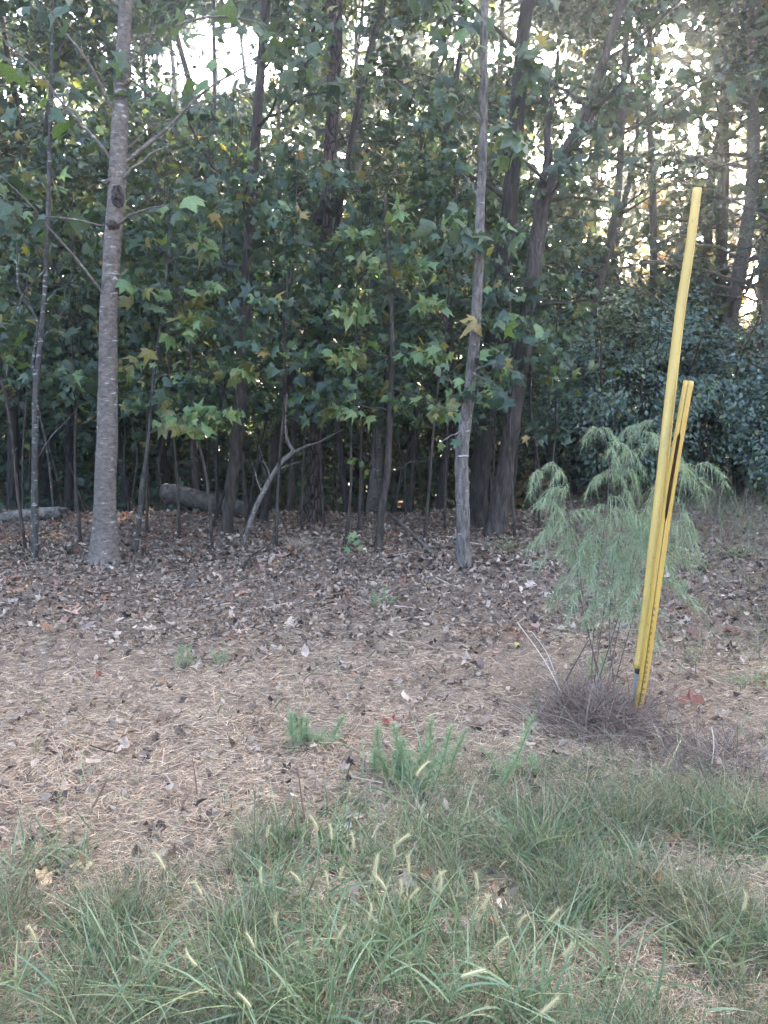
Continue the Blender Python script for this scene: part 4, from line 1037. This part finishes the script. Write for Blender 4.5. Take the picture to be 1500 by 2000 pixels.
tuft(585, 1075, 'dried tan weed standing in the litter before the plated trunk', 120, .34, .3, [(.30, .23, .17), (.24, .18, .13)], (.003, .007), name='dried_weed', mat=M_STRAW, cat='weed', group=None, w0=.05)
# tall dry stalks in the brush
for lab, x0, y0, x1, y1, w, c in (('long pale dead stalk leaning left out of the brush', 1115, 1390, 1010, 1215, 3.5, (.42, .34, .26)), ('second pale stalk leaning left beside the first', 1090, 1330, 1040, 1235, 3, (.42, .34, .26)), ('dark bent twig rising from the brush', 1092, 1350, 1150, 1250, 4, (.06, .05, .045)),
                                  ('short pale stalk standing before the right-hand tuft', 1388, 1510, 1390, 1420, 3, (.45, .38, .28)), ('yellowish hooked stalk at the right below the posts', 1297, 1510, 1330, 1445, 3.5, (.40, .38, .18)), ('thin dark stalk standing in the grass at the right', 1145, 1720, 1160, 1655, 4, (.06, .055, .045)), ('thin stalk rising at the lower right of the grass', 1272, 1990, 1300, 1810, 7, (.10, .14, .06))):
    b0 = G(x0, y0); t1 = P(x1, y1, b0[1]); root = thing('dry_stalk', lab, 'stalk', b0, 'dry stalks standing in the grass'); a = Acc()
    tube(a, spline(np.stack([b0 - [0, 0, .01], (b0 + t1) / 2 + [.01, 0, .02], t1]), 8), np.linspace(w * .5, w * .25, 8) * b0[1] / FPX, 5, c); a.obj('stem', M_STEM, root, origin=b0)

# ------------------------------------------------------------------ foxtail grasses with their seed heads
HEAD = []
for v_ in range(4):
    a = Acc(); L = 1.0; n = 9
    t = np.linspace(0, 1, n); bend = (v_ - 1.5) * .2
    pa = np.stack([bend * t**2, 0 * t, t * L], -1); tube(a, pa, .055 * np.sin(np.pi * np.clip(t * .86 + .12, 0, 1))**.6 + .006, 8, (.36, .32, .17), .08, v_)
    m_ = 260; tt = rng.random(m_); ph = rng.uniform(0, 6.28, m_)
    rt = np.stack([bend * tt**2 + .045 * np.cos(ph), .045 * np.sin(ph), tt], -1)
    ribbons(a, rt, np.stack([np.cos(ph), np.sin(ph), np.full(m_, 1.3)], -1), rng.uniform(.10, .26, m_), .010, .1, np.array([(.44, .385, .21)]), 1)
    HEAD.append(a.mesh('seed_head', M_STRAW))
STEMB = [None] * 3
FOX = [(620, 1605, 0), (648, 1622, 1), (521, 1618, -1), (511, 1708, -2), (587, 1708, 0), (322, 1680, -5), (800, 1690, -2), (813, 1498, 3), (754, 1722, -3), (783, 1730, 2), (771, 1634, 3), (848, 1708, 1), (856, 1725, 2), (933, 1722, 1), (944, 1764, 3), (1012, 1795, 4), (1097, 1848, 6), (1070, 1782, 4), (1488, 1685, 1), (735, 1695, 1), (690, 1640, 1), (728, 1690, 2), (660, 1815, 1), (665, 1700, 0),
       (496, 1835, -2), (720, 1780, 3), (800, 1738, 3), (385, 1868, -6), (490, 1950, -2), (1055, 1962, 8), (900, 1890, 6), (968, 1832, 5), (770, 1655, 2), (640, 1712, 0), (395, 1730, -4), (540, 1790, -1), (1450, 1760, 3), (70, 1820, -2)]
for k, (px, py, ln) in enumerate(FOX):
    h = float(rng.uniform(.30, .40)) if py < 1800 else float(rng.uniform(.22, .3))
    top = at_height(px, py + 18, h)
    b0 = on_ground(top[0] - ln * .028, top[1] + rng.uniform(-.02, .06))
    tilt_w = 'leaning left' if ln < -1 else 'leaning right' if ln > 1 else 'standing straight'
    zone_w = 'behind the rest, by the feathery seedlings' if py < 1560 else 'at the back of the front grass' if py < 1670 else 'in the middle of the front grass' if py < 1760 else 'low in the front grass' if py < 1850 else 'at the very front'
    side_w = 'at the left' if px < 450 else 'left of the middle' if px < 600 else 'near the middle' if px < 760 else 'right of the middle' if px < 960 else 'toward the right' if px < 1150 else 'at the far right'
    lab = unique([f'foxtail {tilt_w} {zone_w}, {side_w}', f'pale foxtail {tilt_w} {zone_w}, {side_w}', f'slim foxtail stalk {tilt_w} {zone_w}, {side_w}', f'yellowish foxtail {tilt_w} {zone_w}, {side_w}'])
    root = thing('foxtail_grass', lab, 'foxtail', b0, 'foxtail grasses in the front of the clearing')
    a = Acc(); mid = (b0 + top) / 2 + np.array([-ln * .004, 0, .015])
    pa = spline(np.stack([b0, mid, top]), 9); tube(a, pa, np.linspace(.0018, .0010, 9), 4, (.20, .23, .11)); a.obj('stem', M_GRASS, root, origin=b0)
    d = nrm(pa[-1] - pa[-2] + rng.normal(0, .006, 3)); L = rng.uniform(.038, .062)
    o = link('seed_head', HEAD[k % 4], root); fr = frames(d[None], np.array([[.2, 1, 0.]]) + rng.normal(0, .3, (1, 3)))[0]
    Mx = np.eye(4); Mx[:3, :3] = fr * L; Mx[:3, 3] = top - b0; o.matrix_local = Matrix(Mx.tolist())
    for q in range(2):
        a = Acc(); i_ = int(rng.integers(1, 5)); an = rng.uniform(0, 6.28)
        ribbons(a, pa[i_][None], np.array([[math.cos(an), math.sin(an), 1.1]]), rng.uniform(.1, .2, 1), rng.uniform(.004, .007, 1), rng.uniform(.3, .8, 1), np.array([GB[q]]), 5, bdir=np.array([[math.cos(an), math.sin(an), -.6]]))
        a.obj('blade', M_GRASS, root, origin=b0)

# ------------------------------------------------------------------ feathery fennel seedlings
FCOL = [(.19, .255, .135), (.23, .30, .165), (.14, .20, .10), (.24, .27, .16)]
def seedling(label, px, py, stems, hpx, fine=1.0, w=.05):
    b0 = G(px, py); H0 = hpx * b0[1] / FPX; root = thing('fennel_seedling', label, 'seedling', b0, 'feathery seedlings on the clearing')
    for s in range(stems):
        off = np.array([rng.normal(0, w), rng.normal(0, w * .6), -.01]); H = H0 * (rng.uniform(.85, 1.1) if s < 2 else rng.uniform(.35, .85))
        topv = off + np.array([off[0] * .5 + rng.normal(0, .026 * H0 / .2), rng.normal(0, .03), H])
        pa = spline(np.stack([off, (off + topv) / 2 + rng.normal(0, .008, 3), topv]), 10)
        a = Acc(); tube(a, pa, np.linspace(.0028, .001, 10), 5, (.13, .15, .08)); st = a.obj('stem', M_STEM, root)
        f = Acc(); n = int(420 * fine * H / .2); t = rng.random(n)**.75 * .95 + .05
        i_ = np.clip((t * 9).astype(int), 0, 8); rt = pa[i_] + (pa[i_ + 1] - pa[i_]) * rng.random((n, 1)); an = rng.uniform(0, 6.28, n)
        d = np.stack([np.cos(an), np.sin(an), rng.uniform(.1, 1.6, n)], -1)
        ribbons(f, rt, d, rng.uniform(.02, .075, n) * (1.25 - .8 * t), rng.uniform(.0009, .0018, n), rng.uniform(-.1, .3, n), np.array(FCOL)[rng.integers(0, 4, n)] * rng.uniform(.8, 1.25, (n, 1)), 2)
        tag(f.obj('feathery_leaves', M_FENNEL, st), kind='stuff')
seedling('largest clump of feathery green seedlings, in the middle of the front', 810, 1540, 13, 165, 1.2, .12)
seedling('feathery seedling clump on the straw left of the largest one', 578, 1462, 9, 90, 1.2, .07)
seedling('tiny pale feathery seedling far left on the straw', 372, 1308, 3, 45, .9, .03)
seedling('tiny faint feathery seedling beside the far left one', 436, 1300, 2, 36, .8, .03)
seedling('small dark feathery seedling on the litter below the bright sapling', 742, 1185, 4, 36, 1.0, .04)
seedling('low thin feathery seedling right of the largest clump', 1050, 1520, 5, 70, .7, .06)
seedling('small upright feathery seedling on the litter right of the posts', 1333, 1165, 2, 40, .9, .02)
seedling('little feathery seedling poking out of the dead brush', 1160, 1330, 3, 50, .9, .03)
seedling('soft feathery seedling low at the bottom right', 1420, 1870, 4, 70, .8, .04)

# yellow-green broadleaf seedling under the bright sapling
b0 = G(690, 1092); root = thing('maple_seedling', 'tiny seedling with a few yellow-green leaves before the bright-leaved sapling', 'seedling', b0)
a = Acc(); pa = spline(np.stack([np.zeros(3), np.array([.01, 0, .12]), np.array([.0, 0, .26])]), 8); tube(a, pa, np.linspace(.004, .002, 8), 5, (.12, .09, .06)); a.obj('stem', M_STEM, root)
for q, (dx, dz) in enumerate(((-.05, .12), (.03, .2), (-.02, .25), (.06, .14), (.0, .28))):
    o = bpy.data.objects.new('leaf', LEAFSET['bright'][q * 3 % len(LEAFSET['bright'])]); COL.objects.link(o); o.parent = root
    fr = frames(np.array([[0, -.7, .6]]), np.array([[dx * 10, -.2, -.3]]))[0]; Mx = np.eye(4); Mx[:3, :3] = fr * .075; Mx[:3, 3] = (dx, -.02, dz); o.matrix_local = Matrix(Mx.tolist())

# ------------------------------------------------------------------ the tall drooping dog fennel
YF = 4.25
bF = G(1175, 1345); YF = bF[1]
rootF = thing('dog_fennel', 'tall feathery weed with drooping pale green plumes beside the yellow posts', 'weed plant', bF)
PLUME = []
for v_ in range(6):
    a = Acc(); n = 9; L = 1.0
    t = np.linspace(0, 1, n); pa = np.stack([t * .95, rng.normal(0, .01, n), .16 * np.sin(t * 2.4) - .75 * t**2], -1)
    tube(a, pa, np.linspace(.010, .003, n), 4, (.16, .18, .11), cap=False)
    m_ = 75; tt = .08 + .92 * rng.random(m_); i_ = np.clip((tt * (n - 1)).astype(int), 0, n - 2); rt = pa[i_] + (pa[i_ + 1] - pa[i_]) * rng.random((m_, 1))
    d = np.stack([rng.normal(.25, .3, m_), rng.normal(0, .45, m_), rng.uniform(-.5, .6, m_)], -1)
    ln = rng.uniform(.18, .42, m_) * (1.1 - .4 * tt)
    bd = np.tile(np.array([[.15, 0, -1.0]]), (m_, 1)) + rng.normal(0, .12, (m_, 3))
    cF = np.array([(.20, .255, .145), (.235, .29, .172), (.165, .215, .12), (.27, .305, .195)])[rng.integers(0, 4, m_)] * rng.uniform(.85, 1.15, (m_, 1))
    ribbons(a, rt, d * .55, ln, .012, rng.uniform(1.1, 2.0, m_), cF, 4, bdir=bd)
    # fine side threads
    m2 = 300; w_ = rng.integers(0, m_, m2); s_ = rng.random((m2, 1)); dn = nrm(d[w_]); r2 = rt[w_] + ln[w_, None] * (s_ * dn + s_**2 * 1.5 * bd[w_])
    ribbons(a, r2, np.stack([rng.normal(0, .6, m2), rng.normal(0, .6, m2), rng.uniform(-2, .1, m2)], -1), rng.uniform(.05, .12, m2), .007, .3, cF[w_], 1)
    PLUME.append(a.mesh('plume', M_FENNEL))
STEMS = [([(1150, 1330), (1165, 1150), (1188, 960), (1180, 850), (1125, 835)], .0), ([(1165, 1340), (1180, 1190), (1210, 1000), (1240, 860), (1290, 810)], .05), ([(1185, 1345), (1215, 1180), (1260, 1000), (1310, 870), (1355, 850)], -.08),
         ([(1165, 1340), (1140, 1180), (1120, 1000), (1085, 905), (1035, 930)], .1), ([(1160, 1335), (1140, 1200), (1120, 1060), (1100, 980), (1060, 985)], .05), ([(1180, 1340), (1215, 1200), (1265, 1040), (1330, 930), (1385, 900)], .12), ([(1190, 1350), (1230, 1230), (1275, 1090), (1300, 1010), (1330, 1000)], -.10), ([(1175, 1345), (1190, 1230), (1200, 1100), (1215, 1010), (1180, 990)], -.06)]
for si, (pts, dy) in enumerate(STEMS):
    q = np.array([P(px, py, YF + dy * j / 2) for j, (px, py) in enumerate(pts)]); q[0] = bF + [(si - 3) * .02, (si % 3) * .02, -.02]
    pa = spline(q, 30); a = Acc(); tube(a, pa, np.linspace(.0034, .0015, 30), 6, (.10, .075, .06)); st = a.obj('stem', M_STEM, rootF, origin=bF)
    for k in range(12):
        t = (.46 if si < 6 else .40) + (.54 if si < 6 else .6) * (k + rng.random()) / 12
        i_ = int(t * 29); an = rng.uniform(0, 6.28)
        o = link('plume', PLUME[int(rng.integers(6))], st)
        s_ = rng.uniform(.15, .27) * (1.1 - .25 * t); c_, sn = math.cos(an), math.sin(an); e = rng.uniform(-.3, .3)
        X = nrm(np.array([c_, sn * .8, e])); Z = nrm(np.array([0, 0, 1.0]) - X * X[2]); Yv = np.cross(Z, X)
        Mx = np.eye(4); Mx[:3, :3] = np.stack([X, Yv, Z], -1) * s_; Mx[:3, 3] = pa[i_] - bF; o.matrix_local = Matrix(Mx.tolist())

# ------------------------------------------------------------------ the yellow guards
def plastic(name, base, dirt):
    m, nt, out = nodes(name)
    v = coords(nt, (1, 1, .25)); f = noise(nt, v, 30, 5, .7); f2 = noise(nt, coords(nt, (1, 1, .12)), 6, 3)
    c = mix(nt, ramp(nt, f2, .3, .7), [q * .82 for q in base], [min(1, q * 1.15 + .035) for q in base]); c = mix(nt, ramp(nt, f, .52, .74), c, dirt)
    sc_ = noise(nt, coords(nt, (1, 1, .5)), 70, 4, .8); c = mix(nt, ramp(nt, sc_, .60, .72), c, [q * .5 for q in dirt])
    b = N(nt, 'ShaderNodeBsdfPrincipled'); nt.links.new(c, b.inputs['Base Color']); b.inputs['Roughness'].default_value = .42
    b.inputs['Specular IOR Level'].default_value = .4
    t = N(nt, 'ShaderNodeBsdfTranslucent'); nt.links.new(c, t.inputs['Color']); mx = N(nt, 'ShaderNodeMixShader'); mx.inputs[0].default_value = .18
    nt.links.new(b.outputs[0], mx.inputs[1]); nt.links.new(t.outputs[0], mx.inputs[2]); nt.links.new(mx.outputs[0], out.inputs[0])
    return m
M_Y1 = plastic('faded_yellow_plastic', (.46, .305, .068), (.36, .25, .10))
M_Y2 = plastic('yellow_plastic', (.40, .235, .030), (.30, .19, .05))
M_DIRT = attr_mat('mud_crust', .95, .1, 120)

def sleeve(acc, pa, r, gap_fn, thick, k=26, face=-math.pi / 2):
    """a split plastic sleeve: a C-shaped wall round the path, open by gap_fn(t) radians towards the camera side"""
    n = len(pa); T = nrm(np.gradient(pa, axis=0)); U = nrm(np.cross(T, np.array([0, 1.0, 0]))); W = np.cross(U, T)
    U, W = -U if U[0, 0] < 0 else U, W
    W = np.cross(T, U) * -1
    rows = []
    t = np.linspace(0, 1, n)
    for j in range(n):
        g, fc = gap_fn(t[j])
        th = fc + g / 2 + (2 * np.pi - g) * np.linspace(0, 1, k)
        ro = r[j] if np.ndim(r) else r
        ring = lambda R_: pa[j] + R_ * (np.cos(th)[:, None] * U[j] + np.sin(th)[:, None] * np.array([0, 1.0, 0]))
        rows.append(np.concatenate([ring(ro), ring(ro - thick)[::-1]]))
    V = np.array(rows); K = 2 * k
    i_ = np.arange(n - 1)[:, None] * K; j_ = np.arange(K)[None]; j2 = (j_ + 1) % K
    F = np.concatenate([np.stack([i_ + j_, i_ + j2, i_ + K + j2], -1).reshape(-1, 3), np.stack([i_ + j_, i_ + K + j2, i_ + K + j_], -1).reshape(-1, 3)])
    jj = np.arange(k - 1)
    def endcap(o, flip):
        a_, b_, c_, d_ = o + jj, o + jj + 1, o + K - 2 - jj, o + K - 1 - jj
        f = np.concatenate([np.stack([a_, b_, c_], -1), np.stack([a_, c_, d_], -1)])
        return f[:, ::-1] if flip else f
    F = np.concatenate([F, endcap(0, True), endcap((n - 1) * K, False)])
    acc.add(V.reshape(-1, 3), F, (.5, .4, .1))

bP = G(1243, 1400); YP = bP[1]
# long faded guard
pl = spline(np.stack([P(1246, 1308, YP + .02), P(1262, 1200, YP + .03), P(1287, 980, YP + .05), P(1322, 660, YP + .09), P(1348, 480, YP + .12), P(1362, 368, YP + .14)]), 60)
o0 = pl[0].copy()
root = thing('guy_wire_guard', 'long faded yellow plastic guy-wire guard, the taller of the two', 'post', o0, 'yellow guards standing in the clearing')
rl = np.interp(np.linspace(0, 1, 60), [0, .25, .6, 1], [9.0, 11.0, 10.0, 8.2]) * YP / FPX
a = Acc(); sleeve(a, pl, rl, lambda t: (.55 if t < .33 else .12, math.radians(-52)), .0028); a.obj('sleeve', M_Y1, root, smooth=True, origin=o0)
a = Acc(); rb = pl.copy(); rb[:, 0] += .5 * rl; rb[:, 1] -= .93 * rl; tube(a, rb[22:], np.full(38, .0022), 6, (.5, .4, .1)); a.obj('ridge', M_Y1, root, origin=o0)
a = Acc(); tube(a, np.stack([pl[0] + [0, -.012, -.012], pl[0] + [0, -.012, .012]]), .021, 12, (.02, .02, .02), .08); a.obj('clamp', M_STEM, root, origin=o0)
a = Acc(); tube(a, spline(np.stack([pl[0], P(1240, 1340, YP), G(1243, 1398) - [0, 0, .02]]), 12), .009, 8, (.16, .17, .165), .03); a.obj('wire', M_STEM, root, origin=o0)
# short bright guard
ps = spline(np.stack([P(1242, 1402, YP - .045), P(1256, 1330, YP - .045), P(1277, 1180, YP - .04), P(1305, 980, YP - .03), P(1330, 830, YP - .02), P(1345, 744, YP - .01)]), 60)
ps[0, 2] = ground_z(ps[0, 0], ps[0, 1]) - .03
o1 = ps[0].copy()
root = thing('guy_wire_guard', 'shorter bright yellow guy-wire guard with a dark open slit', 'post', o1, 'yellow guards standing in the clearing')
def slit(t):
    py_ = 1402 - t * 658
    g = np.interp(py_, [742, 846, 850, 960, 1000, 1012, 1100, 1402], [.10, .10, .72, .78, .55, .12, .10, .22]); return float(g), math.radians(-112)
a = Acc(); sleeve(a, ps, np.interp(np.linspace(0, 1, 60), [0, .2, 1], [8.6, 9.6, 9.6]) * YP / FPX, slit, .003); a.obj('sleeve', M_Y2, root, origin=o1)
a = Acc(); tube(a, ps[:-4] + [0, .008, 0], .0065, 8, (.10, .045, .025), .05); a.obj('anchor_rod', M_STEM, root, origin=o1)
# crusted mud along the lower seam
a = Acc(); n = 420; t = rng.random(n)**1.4 * .36; i_ = (t * 59).astype(int); rr = 9.4 * YP / FPX
th = np.radians(-100) + rng.normal(0, .16, n) * (1.4 - 2.5 * t)
pos = ps[i_] + np.stack([np.cos(th) * rr, np.sin(th) * rr, rng.uniform(-.008, .008, n)], -1)
fm = frames(np.stack([np.cos(th), np.sin(th), 0 * th], -1), np.tile([[.1, 0, 1.0]], (n, 1)) + rng.normal(0, .3, (n, 3)))
scatter(a, oval_leaf(.35, .12, 0, 9), pos, fm, rng.uniform(.003, .010, n), np.array([(.17, .10, .04)]) * rng.uniform(.7, 1.5, (n, 1))); tag(a.obj('mud_stain', M_DIRT, root, smooth=False, origin=o1), kind='stuff')

# ------------------------------------------------------------------ haze volume added to imitate lens glare toward the sun
mh, nt, out = nodes('pale_air')
pv = N(nt, 'ShaderNodeVolumePrincipled'); pv.inputs['Color'].default_value = (.80, .90, 1, 1); pv.inputs['Density'].default_value = .0062; pv.inputs['Anisotropy'].default_value = .9
nt.links.new(pv.outputs[0], out.inputs['Volume'])
x0, x1, y0, y1, z0, z1 = -405, 405, -305, 605, -1.2, 24
hv = np.array([(x, y, z) for z in (z0, z1) for y in (y0, y1) for x in (x0, x1)])
hf = np.array([(0, 2, 3), (0, 3, 1), (4, 5, 7), (4, 7, 6), (0, 1, 5), (0, 5, 4), (2, 6, 7), (2, 7, 3), (0, 4, 6), (0, 6, 2), (1, 3, 7), (1, 7, 5)])
tag(link('haze', make_mesh('haze', hv, hf, (1, 1, 1), mh, False)), 'thin pale haze added in place of lens glare at the upper right', 'haze', kind='stuff')
